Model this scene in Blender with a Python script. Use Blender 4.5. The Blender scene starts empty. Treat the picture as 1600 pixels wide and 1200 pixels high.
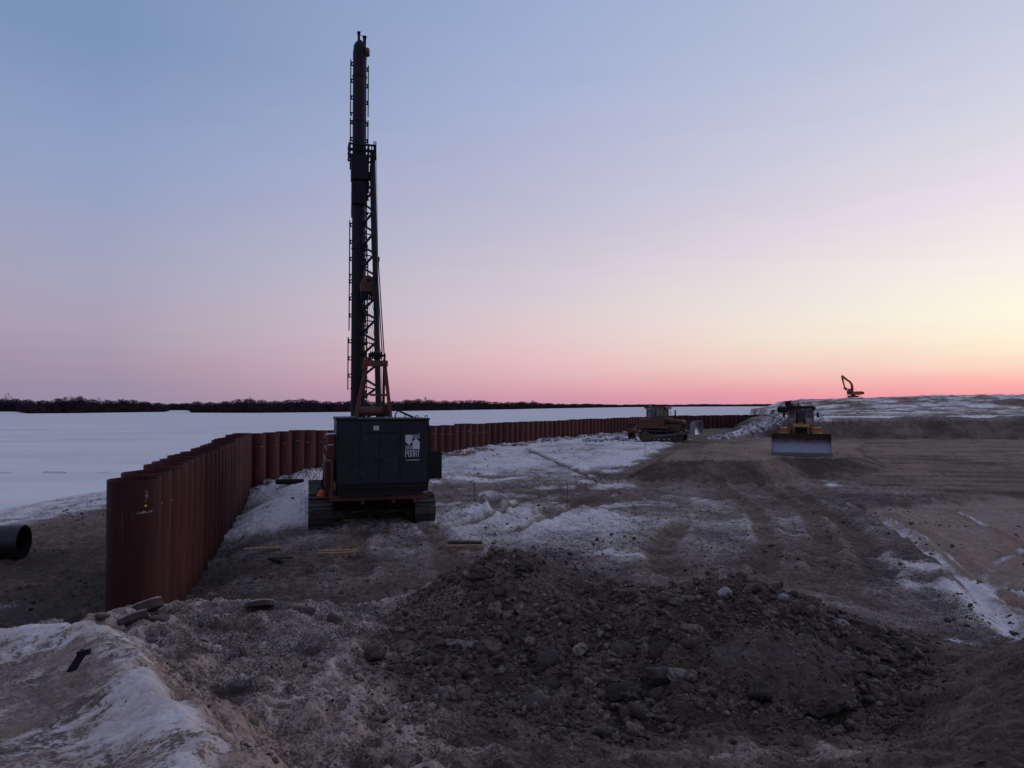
import bpy, math, random
import numpy as np
from mathutils import Vector, Matrix
sc = bpy.context.scene
COL = sc.collection
R = math.radians

# ------------------------------------------------------------------ camera
EYE = 4.2
PITCH = math.atan(32.5 / 1109.0)
cam = bpy.data.cameras.new("camera"); camo = bpy.data.objects.new("camera", cam); COL.objects.link(camo)
cam.sensor_width = 36; cam.lens = 1109.0 / 1600 * 36
cam.clip_start = 0.05; cam.clip_end = 20000
camo.location = (0, 0, EYE); camo.rotation_euler = (math.pi / 2 + PITCH, 0, 0)
sc.camera = camo
sc.view_settings.view_transform = 'Standard'; sc.view_settings.look = 'None'
sc.view_settings.exposure = 0; sc.view_settings.gamma = 1
sc.cycles.max_bounces = 6; sc.cycles.diffuse_bounces = 3

# ------------------------------------------------------------------ dusk sky
GLOW_AZ = R(50)                       # azimuth of the sunken sun, right of the view
def lin(c):
    return tuple(((v / 255 + 0.055) / 1.055) ** 2.4 if v > 10 else v / 255 / 12.92 for v in c) + (1,)
w = bpy.data.worlds.new("World"); sc.world = w; w.use_nodes = True
nt = w.node_tree; nt.nodes.clear()
def N(t, **k):
    n = nt.nodes.new(t)
    for a, b in k.items(): setattr(n, a, b)
    return n
def LK(a, b): nt.links.new(a, b)
out = N('ShaderNodeOutputWorld'); bg = N('ShaderNodeBackground'); LK(bg.outputs[0], out.inputs[0])
tc = N('ShaderNodeTexCoord'); sep = N('ShaderNodeSeparateXYZ'); LK(tc.outputs['Generated'], sep.inputs[0])
flat = N('ShaderNodeCombineXYZ'); LK(sep.outputs[0], flat.inputs[0]); LK(sep.outputs[1], flat.inputs[1])
nrm = N('ShaderNodeVectorMath', operation='NORMALIZE'); LK(flat.outputs[0], nrm.inputs[0])
dt = N('ShaderNodeVectorMath', operation='DOT_PRODUCT'); LK(nrm.outputs[0], dt.inputs[0])
dt.inputs[1].default_value = (math.sin(GLOW_AZ), math.cos(GLOW_AZ), 0)
ac = N('ShaderNodeMath', operation='ARCCOSINE'); LK(dt.outputs['Value'], ac.inputs[0])
# faint high wisps bend the colour bands a little
mp = N('ShaderNodeMapping'); mp.inputs['Scale'].default_value = (4.5, 4.5, 40); LK(tc.outputs['Generated'], mp.inputs[0])
wn = N('ShaderNodeTexNoise'); wn.inputs['Scale'].default_value = 1.3; wn.inputs['Detail'].default_value = 3; LK(mp.outputs[0], wn.inputs[0])
wm = N('ShaderNodeMath', operation='MULTIPLY_ADD'); LK(wn.outputs[0], wm.inputs[0]); wm.inputs[1].default_value = 0.036; wm.inputs[2].default_value = -0.018
az_ = N('ShaderNodeMath', operation='ABSOLUTE'); LK(sep.outputs[2], az_.inputs[0])
wk = N('ShaderNodeMath', operation='MULTIPLY'); LK(wm.outputs[0], wk.inputs[0])
wr = N('ShaderNodeMapRange'); LK(sep.outputs[2], wr.inputs[0]); wr.inputs[1].default_value = 0.0; wr.inputs[2].default_value = 0.08
LK(wr.outputs[0], wk.inputs[1])
za = N('ShaderNodeMath', operation='ADD'); LK(sep.outputs[2], za.inputs[0]); LK(wk.outputs[0], za.inputs[1])
sq = N('ShaderNodeMath', operation='MAXIMUM'); LK(za.outputs[0], sq.inputs[0]); sq.inputs[1].default_value = 0
rt = N('ShaderNodeMath', operation='SQRT'); LK(sq.outputs[0], rt.inputs[0])     # spreads the horizon bands over the ramp
def ramp(stops):
    r = N('ShaderNodeValToRGB'); e = r.color_ramp.elements; r.color_ramp.interpolation = 'LINEAR'
    for i, (z, c) in enumerate(stops):
        el = e[i] if i < 2 else e.new(math.sqrt(z))
        el.position = math.sqrt(z); el.color = lin(c)
    LK(rt.outputs[0], r.inputs[0]); return r
ZEN = (140, 146, 174)
r_glow = ramp([(0, (250, 150, 150)), (.024, (255, 185, 150)), (.05, (255, 222, 180)), (.09, (255, 246, 212)), (.15, (255, 248, 225)), (.22, (246, 232, 228)), (.32, (214, 212, 228)), (.45, (178, 188, 216)), (1, ZEN)])
r_right = ramp([(0, (240, 148, 163)), (.012, (250, 158, 166)), (.024, (253, 178, 172)), (.046, (254, 216, 196)), (.075, (255, 241, 214)), (.11, (255, 248, 227)), (.168, (251, 239, 233)), (.236, (235, 225, 233)), (.327, (214, 213, 228)), (.42, (193, 201, 222)), (1, ZEN)])
r_mid = ramp([(0, (190, 146, 168)), (.01, (206, 152, 172)), (.029, (218, 169, 179)), (.065, (226, 188, 194)), (.1, (222, 197, 203)), (.136, (215, 200, 208)), (.18, (205, 197, 210)), (.271, (187, 186, 210)), (.392, (168, 178, 211)), (.495, (154, 170, 208)), (1, ZEN)])
r_left = ramp([(0, (146, 138, 162)), (.024, (154, 142, 166)), (.053, (165, 148, 170)), (.0965, (170, 160, 180)), (.15, (166, 164, 188)), (.203, (158, 164, 192)), (.308, (143, 159, 197)), (.42, (122, 147, 185)), (1, ZEN)])
r_back = ramp([(0, (112, 104, 128)), (.06, (132, 116, 140)), (.14, (158, 134, 154)), (.25, (150, 146, 170)), (.45, (136, 144, 174)), (1, ZEN)])
cur = r_glow
for a, b, nx in ((6, 14, r_right), (14, 50, r_mid), (50, 80, r_left), (82, 160, r_back)):
    mr = N('ShaderNodeMapRange'); mr.inputs[1].default_value = R(a); mr.inputs[2].default_value = R(b); LK(ac.outputs[0], mr.inputs[0])
    mx = N('ShaderNodeMix', data_type='RGBA'); LK(mr.outputs[0], mx.inputs[0]); LK(cur.outputs[0], mx.inputs[6]); LK(nx.outputs[0], mx.inputs[7])
    class _o: pass
    cur = _o(); cur.outputs = [mx.outputs[2]]
LK(cur.outputs[0], bg.inputs[0]); bg.inputs[1].default_value = 1.0

# the last light of the sunken sun, low and very soft
sl = bpy.data.lights.new("sun", 'SUN'); sl.energy = 0.10; sl.angle = R(14); sl.color = (1.0, 0.62, 0.42)
so = bpy.data.objects.new("sun", sl); COL.objects.link(so)
sd = Vector((math.sin(GLOW_AZ + R(6)) * math.cos(R(5)), math.cos(GLOW_AZ + R(6)) * math.cos(R(5)), math.sin(R(5))))
so.rotation_euler = sd.to_track_quat('Z', 'Y').to_euler()

# ------------------------------------------------------------------ noise
def _h(ix, iy, s):
    h = (ix * 374761393 + iy * 668265263 + s * 974711) & 0xffffffff
    h = ((h ^ (h >> 13)) * 1274126177) & 0xffffffff
    return h ^ (h >> 16)
def pn(x, y, s=0):
    x0 = np.floor(x); y0 = np.floor(y); fx = x - x0; fy = y - y0
    ix = x0.astype(np.int64); iy = y0.astype(np.int64)
    u = fx * fx * fx * (fx * (fx * 6 - 15) + 10); v = fy * fy * fy * (fy * (fy * 6 - 15) + 10)
    def g(dx, dy):
        a = (_h(ix + dx, iy + dy, s) & 1023) * (2 * math.pi / 1024)
        return np.cos(a) * (fx - dx) + np.sin(a) * (fy - dy)
    a = g(0, 0); b = g(1, 0); c = g(0, 1); d = g(1, 1)
    return (a + (b - a) * u + (c - a) * v + (a - b - c + d) * u * v) * 1.45
def fbm(x, y, f=1.0, o=4, s=0, g=0.5):
    t = np.zeros_like(x); a = 1.0; n = 0
    for i in range(o):
        t += a * pn(x * f + 17.3 * i, y * f - 9.1 * i, s + i); n += a; a *= g; f *= 2.03
    return t / n
def ridged(x, y, f=1.0, o=3, s=0):
    t = np.zeros_like(x); a = 1.0; n = 0
    for i in range(o):
        t += a * (1 - 2 * np.abs(pn(x * f + 5.3 * i, y * f, s + i))); n += a; a *= .5; f *= 2.1
    return t / n
def cells(x, y, f, s=0):
    """distance to the nearest jittered lattice point (clods and stones)"""
    x = x * f; y = y * f; ix = np.floor(x).astype(np.int64); iy = np.floor(y).astype(np.int64)
    best = np.full(x.shape, 9.0)
    for dx in (-1, 0, 1):
        for dy in (-1, 0, 1):
            h = _h(ix + dx, iy + dy, s)
            px = ix + dx + (h & 255) / 255.; py = iy + dy + ((h >> 8) & 255) / 255.
            best = np.minimum(best, (px - x) ** 2 + (py - y) ** 2)
    return np.sqrt(best)
def ss(a, b, x):
    t = np.clip((x - a) / (b - a), 0, 1); return t * t * (3 - 2 * t)
def seg_d(x, y, P, closed=False, signed=False, param=False):
    """distance to a polyline; optionally signed by side (+ = right of travel)"""
    best = np.full(x.shape, 1e9); sg = np.zeros(x.shape); pr = np.zeros(x.shape)
    Q = list(P) + ([P[0]] if closed else [])
    acc = 0
    for (ax, ay), (bx, by) in zip(Q[:-1], Q[1:]):
        dx, dy = bx - ax, by - ay; L2 = dx * dx + dy * dy; L = math.sqrt(L2)
        t = np.clip(((x - ax) * dx + (y - ay) * dy) / L2, 0, 1)
        d = np.hypot(x - ax - t * dx, y - ay - t * dy)
        m = d < best
        best = np.where(m, d, best)
        sg = np.where(m, np.sign((x - ax) * dy - (y - ay) * dx), sg)
        pr = np.where(m, acc + t * L, pr); acc += L
    if param: return best, pr
    return best * sg if signed else best
def inside(x, y, P):
    c = np.zeros(x.shape, bool)
    for (ax, ay), (bx, by) in zip(P, P[1:] + P[:1]):
        c ^= ((ay > y) != (by > y)) & (x < (bx - ax) * (y - ay) / (by - ay + 1e-12) + ax)
    return c
def psd(x, y, P):   # signed distance, negative inside
    d = seg_d(x, y, P, closed=True)
    return np.where(inside(x, y, P), -d, d)
# ------------------------------------------------------------------ plan of the site (metres, world coordinates)
_cp, _sp = math.cos(PITCH), math.sin(PITCH)
def ray(px, py):
    a = (px - 800) / 1109.; b = -(py - 600) / 1109.
    return a, _cp - b * _sp, _sp + b * _cp
def W(px, py, Y):
    a, dy, dz = ray(px, py); t = Y / dy; return (a * t, Y, EYE + dz * t)
def G(px, py, z=0.0):
    a, dy, dz = ray(px, py); t = (z - EYE) / dz; return (a * t, dy * t)
WALL = [(-7.3, 13.8), (-13.5, 35.6), (20.6, 91.5), (41.0, 104.5)]
WALLX = [(-3.2, 0.0)] + WALL + [(45, 112), (58, 150), (74, 222), (120, 320), (300, 700)]
SHORE = [(-40, -60), (-33, 20), (-29.8, 41), (-29, 52), (-24, 64), (-12, 78), (0, 94), (16, 112), (30, 126), (44, 138), (60, 176), (74, 222), (120, 320), (300, 700)]
FILL = [(8.2, 39.0), (11.5, 38.3), (14.2, 39.6), (15.6, 41.9), (19.6, 42.0), (21.6, 43.6), (24, 50), (30, 60), (33, 68), (24, 72), (17.6, 61), (13.4, 50.5)]
EMB = [(25.2, 74.5), (27.0, 71.6), (30, 69.4), (38, 68.6), (48, 67.2), (62, 68.4), (90, 66), (400, 60), (400, 600), (60, 600), (48, 140), (42.5, 110), (34.5, 98), (30, 86)]
RIDGE = [(18.6, 65.0), (20.8, 67.2), (22.8, 69.2), (24.6, 71.2), (27.4, 71.6), (30.5, 70.0)]
CP = []   # foreground control points: x, y, z
for px, py, Y in ((-60, 1010, 6.2), (0, 1005, 6.2), (60, 995, 6.3), (150, 992, 6.2), (200, 1000, 6.0), (250, 1030, 5.4), (275, 1080, 4.6), (310, 1110, 4.1), (370, 1180, 3.3),
                  (100, 1100, 4.6), (100, 1200, 3.4), (200, 1150, 4.0), (0, 1200, 3.5), (250, 1200, 3.3), (30, 1060, 5.2), (180, 1060, 4.9),
                  (330, 1080, 5.8), (420, 1180, 4.3), (300, 1020, 7.0), (180, 968, 8.7), (240, 955, 9.0), (400, 950, 9.0), (470, 950, 8.8), (540, 985, 8.2), (90, 990, 8.6),
                  (400, 1020, 7.5), (500, 1100, 6.0), (600, 1150, 5.2), (560, 1030, 7.4),
                  (790, 888, 9.5), (700, 915, 9.3), (640, 965, 9.0), (900, 930, 9.1), (1000, 932, 8.8), (1130, 924, 8.5), (1250, 945, 8.4), (1350, 975, 8.2), (1430, 1030, 7.6), (1465, 1085, 6.8),
                  (800, 1020, 7.6), (700, 1030, 7.5), (800, 1130, 6.05), (1000, 1160, 5.6), (1130, 1015, 7.1), (1180, 1085, 6.2), (1000, 1060, 6.8), (1290, 1145, 5.95), (1330, 1060, 6.9), (700, 1140, 5.7),
                  (800, 1200, 4.9), (500, 1200, 4.6), (1000, 1200, 5.0), (1300, 1200, 4.9), (1450, 1150, 5.7),
                  (1600, 1003, 6.4), (1510, 1030, 6.5), (1560, 1100, 5.2), (1600, 1200, 4.0), (1680, 1000, 6.3)):
    CP.append(W(px, py, Y))
CP += [(0, 1, 2.5), (2, 1.5, 2.3), (-2, 1.5, 2.62), (4, 2.5, 2.0), (0, -3, 2.5), (3, -3, 2.2), (-4, -3, 2.4), (0, 3, 2.15), (-6.5, 3, 2.2), (7, 3.5, 2.1),
       (-2.2, 11, .85), (-4, 11.2, .75), (-5.6, 10.8, .6), (-7.4, 10, .5), (-9, 9, .5), (0, 11.3, 1.0), (2, 11, .95), (4, 10.6, .85), (6, 10, .7), (8.5, 8.6, .8), (-7.5, 7.8, 1.0), (-10, 5, 1.2), (11, 5, 1.6), (11, 0, 2), (-11, 0, 1.6)]
CP += [(x, y, 0.0) for y in (13.6, 16.5, 19) for x in (-15, -9, -5, -1.5, 1.5, 5, 9, 15)] + [(-13, 9, .1), (13, 9.5, .2)]
CP = np.array(CP)
def _tps(d): return d * d * np.log(d + 1e-9)
_D = np.hypot(CP[:, None, 0] - CP[None, :, 0], CP[:, None, 1] - CP[None, :, 1])
_n = len(CP); _A = np.zeros((_n + 3, _n + 3)); _A[:_n, :_n] = _tps(_D) + np.eye(_n) * .02
_A[:_n, _n] = 1; _A[:_n, _n + 1:] = CP[:, :2]; _A[_n:, :_n] = _A[:_n, _n:].T
_wt = np.linalg.solve(_A, np.concatenate([CP[:, 2], [0, 0, 0]]))
def fore(x, y):
    z = _wt[_n] + _wt[_n + 1] * x + _wt[_n + 2] * y
    for i in range(_n): z = z + _wt[i] * _tps(np.hypot(x - CP[i, 0], y - CP[i, 1]))
    return z
PILE = [(-1.37, 7.6), (-1.35, 9.1), (-.9, 9.9), (-.1, 10.1), (1.6, 9.5), (2.6, 9.2), (3.8, 9.0), (4.5, 8.3), (4.2, 7.0), (3.2, 5.95), (1.0, 5.6), (-.3, 5.75), (-1.0, 6.5)]
MOUND = [(-4.9, 6.35), (-3.6, 6.25), (-3.2, 6.0), (-2.65, 5.35), (-2.15, 4.55), (-1.75, 4.05), (-1.2, 3.2), (-1.0, 2.0), (-6, 1.5), (-8, 4.0), (-6.5, 6.2)]
def gp(*pts, z=0.0): return [G(a, b, z) for a, b in pts]
# wheel and crawler ruts: (polyline, half width, depth)
RUTS = [
    (gp((560, 900), (552, 860), (560, 832)), .35, .05), (gp((700, 900), (690, 850), (668, 822)), .35, .04),
    (gp((690, 830), (770, 806), (830, 780), (930, 760), (1010, 752)), .28, .10), (gp((790, 835), (860, 808), (905, 790), (960, 772)), .26, .08),
    (gp((770, 778), (780, 806), (815, 812), (860, 800)), .25, .12), (gp((1120, 760), (1180, 800), (1200, 850), (1190, 900)), .3, .07),
    (gp((1180, 757), (1260, 800), (1290, 850), (1280, 900)), .3, .06), (gp((1230, 765), (1330, 830), (1380, 900)), .35, .07),
    (gp((1340, 790), (1430, 838), (1485, 885), (1530, 935), (1590, 1000)), .30, .07), (gp((1385, 795), (1455, 830), (1530, 890), (1600, 935)), .3, .05),
    (gp((1600, 842), (1555, 862), (1537, 890), (1550, 915), (1600, 930)), .25, .05), (gp((1600, 860), (1575, 880), (1572, 900), (1600, 912)), .2, .04),
    (gp((1480, 790), (1560, 822), (1620, 850)), .15, .05), (gp((1600, 772), (1450, 778), (1300, 776), (1180, 765)), .5, .05),
    (gp((940, 760), (900, 745), (820, 720)), .2, .05), (gp((1040, 900), (1030, 860), (1060, 820)), .4, .07),
]
for i in range(9):   # levelling passes on the right
    y0 = 30 + i * 3.4
    RUTS.append(([(19 + 1.2 * math.sin(i * 2.1), y0 + .6 * math.sin(i)), (28, y0 + .8), (60, y0 + 1.5 * math.sin(i * 1.7))], .5, .045))
SNOW_ST = [  # snow lying in strips: polyline, half width, strength
    (gp((1335, 790), (1380, 808), (1430, 838), (1465, 862), (1500, 890), (1530, 925), (1600, 1000)), .25, .80), (gp((1385, 797), (1440, 822), (1490, 862), (1528, 888)), .08, .62),
    (gp((1432, 888), (1462, 900)), .3, .4), (gp((1490, 925), (1520, 945), (1560, 985), (1600, 1010)), .34, .55), (gp((1600, 845), (1558, 862), (1537, 888), (1552, 918), (1600, 936)), .20, .68),
    (gp((1600, 865), (1575, 882), (1572, 905), (1600, 918)), .16, .4), (gp((1395, 1000), (1430, 1008), (1490, 1008)), .25, .45),
    (gp((1370, 870), (1390, 900), (1420, 915)), .5, .35), (gp((1150, 818), (1170, 835), (1195, 850)), .8, .14), (gp((1225, 815), (1265, 838)), .6, .14),
    (gp((1280, 752), (1300, 762)), .5, .4), (gp((940, 866), (1010, 874)), .5, .22), (gp((1190, 760), (1250, 770)), .5, .2),
    (gp((1500, 792), (1540, 812)), .08, .4), (gp((1080, 778), (1140, 800)), .5, .16)]
FIELD = gp((650, 735), (690, 722), (735, 712)) + gp((835, 694), (960, 683), z=.8) + gp((1020, 690), (1085, 697), z=.9) + gp((1040, 722), z=.5) + gp((998, 752), (1040, 790), (1060, 815), (980, 830), (920, 850), (860, 840), (760, 852), (700, 835), (650, 815))
BANK = gp((345, 822), (395, 768), z=.0) + gp((440, 738), (510, 728), (545, 735), z=.5) + gp((560, 790), (500, 822), (430, 825))

def terrain(x, y, fine=True):
    """height, snow cover, dryness with some painted shade, dirtiness"""
    r = np.hypot(x, y)
    dw = seg_d(x, y, WALLX, signed=True)          # + on the building side
    dwa = np.abs(dw)
    sh = seg_d(x, y, SHORE, signed=True)          # + on land
    n1 = fbm(x, y, .09, 3, 3); n2 = fbm(x, y, .5, 4, 11); n3 = fbm(x, y, 2.2, 3, 23)
    # building side
    zin = 1.05 * ss(31, 60, y + 2 * n1)
    t1, p1 = seg_d(x, y, WALL[:2], param=True)
    zin = zin - .55 * np.exp(-(t1 / 1.7) ** 2) * ss(13, 18, y) * (1 - .8 * ss(33, 37, y))
    db = psd(x, y, BANK)
    zin = zin + .5 * ss(.6, -2.2, db) + .25 * np.exp(-(np.abs(seg_d(x, y, WALL[1:3])) / 1.2) ** 2) * (.6 + n2)
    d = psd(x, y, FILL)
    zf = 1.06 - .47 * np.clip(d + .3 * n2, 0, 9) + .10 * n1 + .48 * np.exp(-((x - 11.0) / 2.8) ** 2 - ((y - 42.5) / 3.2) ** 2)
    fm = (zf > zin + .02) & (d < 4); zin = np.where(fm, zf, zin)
    bx = (x - 17.35); by = (y - 41.2)
    u = bx * .927 - by * .375; v = bx * .375 + by * .927
    berm = np.exp(-(np.abs(u / 3.1) ** 3)) * np.exp(-((v + .5) / 1.25) ** 2)
    zin = zin + .05 * berm * (1 + .5 * n2)
    # embankment behind, ridge of ploughed snow lumps along its lip
    de = psd(x + .5 * n2 + 2.6 * fbm(x, y, .16, 3, 65) * ss(72, 80, y), y + .9 * fbm(x, y, .18, 3, 61), EMB)
    ze = 2.75 + .15 * n1 - .62 * np.clip(de + .2 * n3, 0, 8)
    zin = np.where(de < 5, np.maximum(zin, ze), zin)
    # toothed crest of the far cut
    crest = np.exp(-((de + 1.0) / 1.3) ** 2) * ss(30, 45, x)
    zin = zin + crest * (1.1 * fbm(x, y, .11, 3, 71) + .2 * n2)
    dr, pr = seg_d(x, y, RIDGE, param=True)
    hr = np.interp(pr, [0, 2.5, 5, 7.5, 10, 14], [.08, .2, .65, 1.0, .45, .15])
    lump = 1 - cells(x, y, 1.15, 5); lump2 = 1 - cells(x, y, 2.6, 6)
    rid = np.exp(-(dr / .95) ** 2)
    zin = zin + rid * hr * (.55 + .75 * lump + .3 * lump2)
    # far snowy dump hill
    left = ss(-3, 12, sh) * ss(-1.0, 11, x - .335 * y)
    X2 = x
    P = np.interp(X2, [60, 73, 82, 93, 107, 129, 149, 176, 260], [2.6, 3.4, 4.9, 5.5, 6.0, 6.6, 7.0, 7.2, 7.2])
    hill = (P - 2.75) * ss(100, 215, y) * (1 - ss(232, 330, y)) * left
    rub = ss(88, 104, y) * (1 - ss(225, 300, y)) * ss(-1, 4, x - .33 * y)
    zin = zin + hill * (1 + .12 * n1) + rub * (.45 * fbm(x, y, .12, 3, 41) + .35 * ridged(x, y, .22, 3, 44) * ss(100, 125, y))
    zin = zin + 1.3 * np.exp(-((x - 112) / 12.) ** 2 - ((y - 150) / 9.) ** 2)
    sn_h = ss(90, 110, y)
    # rubble of ice beyond the last piles
    rb2 = np.exp(-((x - 38) / 9) ** 2 - ((y - 112) / 5.) ** 2)
    zin = zin + rb2 * .55 * (.4 + lump)
    # river side
    zr = -2.1 + 2.0 * np.clip((sh + 1) / 18, 0, 1) ** .9 + .12 * n1
    zr = zr + ss(0, 4, sh) * .10 * ridged(x, y, .6, 3, 31)
    m = ss(-.5, .5, dw)
    m = np.where(y < 12, ss(-3, 3, dw), m)
    z = zr * (1 - m) + zin * m
    z = np.where(sh < 0, np.minimum(z, -2.05 + .25 * sh), z)
    # foreground bluff
    wf = 1 - ss(13.5, 18.5, r)
    f = fore(x, np.maximum(y, -4))
    f = np.where(y < -4, 2.4, f)
    dp = psd(x, y, PILE); dm = psd(x + .1 * n2, y + .1 * n3, MOUND)
    pile = ss(.35, -.25, dp); mound = ss(.12, -.15, dm)
    f = f - (.14 * ss(-.02, .3, dm) * ss(1.2, .4, dm) + .05 * ss(-.15, .05, dm) * ss(1.2, .4, dm)) * ss(2.5, 4, y + 0 * x)
    z = z * (1 - wf) + f * wf
    near = 1 - ss(11.5, 14.5, r)
    rr = np.zeros_like(x); rs = np.zeros_like(x)
    for P_, hw, dep in RUTS:
        q, qa = seg_d(x, y, P_, param=True)
        rr = rr - 1.5 * dep * np.exp(-(q / hw) ** 4) + .9 * dep * np.exp(-((q - hw * 1.6) / (hw * .5)) ** 2)
        rs = np.maximum(rs, np.exp(-(q / hw) ** 4)); rr = rr + .022 * np.exp(-(q / hw) ** 4) * np.sin(qa * 2 * math.pi / .28) * ss(40, 25, y)
    # crawler grouser marks across the ruts
    z = z + rr * (1 + .5 * n2) * (1 - near)
    if fine:
        n4 = fbm(x, y, 6.5, 3, 51); n5 = pn(x * 31, y * 31, 57)
        rough = np.where(y > 12, .06, .06)
        flat_ = ss(18, 24, x) * (1 - ss(62, 66, y))
        z = z + n2 * .11 * (1 - .5 * flat_) * ss(9, 16, r) + rough * n3 * (1 - mound) + .022 * n4 * (1 - .7 * mound) * (1 - .6 * near * ss(2.6, 3.6, x)) + near * .006 * n5 * (1 - .6 * mound)
        z = z + .05 * flat_ * pn(x * .12, y * 1.1, 77)      # bladed furrows
        cl = np.sqrt(np.maximum(0, .2 - cells(x + .1 * n3, y, 3.3, 8) ** 2)) * .7; cl2 = np.sqrt(np.maximum(0, .17 - cells(x, y + .03 * n4, 8.5, 9) ** 2)) * .7
        rough2 = ss(.0, .5, n1 + n2 + .15)
        z = z + (.24 * cl * (.3 + rough2) + .10 * cl2) * (1 - mound) * (1 - .75 * flat_) * np.where(near > .5, .55, .7)
        # frozen crust on the near ridge
        fr = near * (1 - mound) * (1 - pile) * ss(1.2, -.6, x)
        z = z + fr * (.07 * ridged(x, y, 1.7, 3, 90) + .03 * ridged(x, y, 6, 2, 93))
        z = z + mound * (.06 * fbm(x, y, 1.5, 3, 97) + .035 * ridged(x + .2 * n3, y, 2.3, 3, 197) + .022 * ridged(x, y, 4.5, 4, 95) * ss(-.3, .3, fbm(x, y, 1.1, 2, 98)) + .012 * fbm(x, y, 14, 3, 96) + .10 * np.exp(-((dm + .22) / .22) ** 2))
        z = z + pile * (.20 * fbm(x, y, 1.1, 3, 99) + .04 * n4 + .27 * np.exp(-((x + .05) / .75) ** 2 - ((y - 9.35) / .6) ** 2) + .10 * np.exp(-((x - 2.6) / 1.) ** 2 - ((y - 8.3) / .5) ** 2))
        clump = np.exp(-(((x - 2.35) / .75) ** 4 + ((y - 6.75) / .55) ** 4))      # big frozen lump in the heap
        z = z + clump * (.13 + .04 * n3)
    # ---------------- cover
    s = .27 + .30 * n1 + .22 * n2 + .10 * n3
    s = s - .14 * ss(.0, -3, dw) * ss(20, 12, y) + .13 * np.exp(-(((x - .5) / 7.) ** 4 + ((y - 24) / 7.) ** 4))
    dF = psd(x, y, FIELD); s = s + ss(2.5, -3.0, dF) * (.25 + .24 * ss(30, 42, y) + .16 * n1)
    s = s - ss(2, -2, dF) * ss(24, 30, y) * ss(48, 38, y) * .35 * ss(.1, .55, ridged(x, y, .35, 3, 203))
    s = s + ss(.8, -1.0, db) * .5
    dS = seg_d(x, y, WALL[1:3]); s = s + .4 * np.exp(-(dS / 2.0) ** 2) * ss(48, 56, y) * ss(0, .4, dw)
    s = s - rs * .30
    for P_, hw, st in SNOW_ST:
        q = seg_d(x, y, P_); s = s + st * np.exp(-(q / hw) ** 2) * (1 + .6 * n2 + .4 * n3)
    fillm = ss(1.4, -.3, np.minimum(d - 2.2 + 1.2 * n2, 9))
    s = s * (1 - fillm) + (.05 + .1 * n2) * fillm; s = np.where(fm, .02, s)
    s = s * (1 - .8 * ss(17, 22, x) * (1 - ss(86, 90, y)) * ss(32, 36, y))
    s = np.where((de < 0.4) & (de > -30) & (y < 92), .35 + .5 * ss(-3.0, -6.5, de) + .15 * n2, s)
    s = np.where((de >= .4) & (de < 4) & (y > 64), .05 + .15 * n2, s)
    s = s + rid * (.75 + .35 * (lump - .5)) * ss(-.9, .3, lump * .6 + n3 + .1)
    s = s + rb2 * .6
    sh_ = .70 + .75 * n1 + .35 * fbm(x, y, .25, 3, 63) - .30 * ss(.1, .6, ridged(x, y, .22, 3, 44))
    s = s * (1 - sn_h) + sh_ * sn_h
    s = s - 1.1 * np.exp(-((x - 113) / 11.) ** 4 - ((y - 146) / 11.) ** 4) * ss(-.2, .3, 1 + n2)
    sr = ss(17, 9.5, sh + 2.5 * n1) * (.44 + .35 * n2 + .25 * ridged(x, y, .5, 3, 33)) + .07 + .16 * n1
    sr = np.where(sh < 1, .9, sr + .45 * np.exp(-(((x + 11.5) / 1.6) ** 2 + ((y - 15.2) / .35) ** 2)))
    s = s * m + sr * (1 - m)
    sfore = (.08 + .17 * ss(1.0, -.8, x) * (1 - pile)) + .45 * n2 + .34 * ridged(x, y, 1.7, 3, 90) * ss(1.0, -.6, x) + .1 * n3
    sfore = sfore + .30 * ss(.35, .75, ridged(x, y, 4.6, 3, 88)) * ss(1.2, .2, x) * ss(-.4, .3, n2 + .1)
    mu = x * .85 + y * .53; mv = -x * .53 + y * .85
    smound = .29 + .42 * fbm(x, y, 1.3, 3, 98) + .40 * fbm(mu * 2.2, mv * 5.0, 1.0, 4, 198) + .45 * fbm(x, y, 9, 3, 298) + .18 * ridged(x, y, 4.2, 3, 95) + .42 * np.exp(-((dm + .16) / .20) ** 2)
    smound = smound + .5 * np.exp(-(((x + 2.05) / .4) ** 2 + ((y - 3.9) / .8) ** 2)) + .3 * np.exp(-(((x + 3.6) / .7) ** 2 + ((y - 5.8) / .3) ** 2))
    s2 = sfore * (1 - pile) + .02 * pile
    s2 = s2 * (1 - mound) + smound * mound
    s2 = s2 + .5 * np.exp(-(((x + .35) / .35) ** 2 + ((y - 5.05) / .16) ** 2)) * (1 + n2)
    s2 = s2 + .36 * np.exp(-((y - 5.2 - .1 * n2) / .14) ** 2) * ss(.1, .5, x) * ss(3.0, 2.2, x) * (1 + 1.5 * n3)
    s2 = s2 * (1 - ss(2.9, 3.8, x) * .8)
    kf = 1 - ss(9.3, 11, r)
    s = s * (1 - kf) + s2 * kf
    dry = .44 + .34 * n1 + .34 * n2 + .2 * n3
    lane = gp((1340, 790), (1600, 775), (1700, 900), (1600, 1000), (1500, 900))
    z = z - .26 * ss(.35, -.25, psd(x + .1 * n3, y, lane)) * (1 - wf) + .10 * np.exp(-(psd(x, y, lane) / .5 - .8) ** 2) * ss(30, 26, y)
    dry = dry + .22 * (pn(x * .10 + 3, y * 1.2, 301) + .6 * pn(x * .3, y * 3.1, 302)) * ss(14, 20, x) * ss(27, 31, y) * (1 - ss(64, 68, y))
    road = seg_d(x, y, [(14.2, 37.0), (15.0, 40.0), (14.6, 44), (18, 50), (22, 60)])
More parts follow.
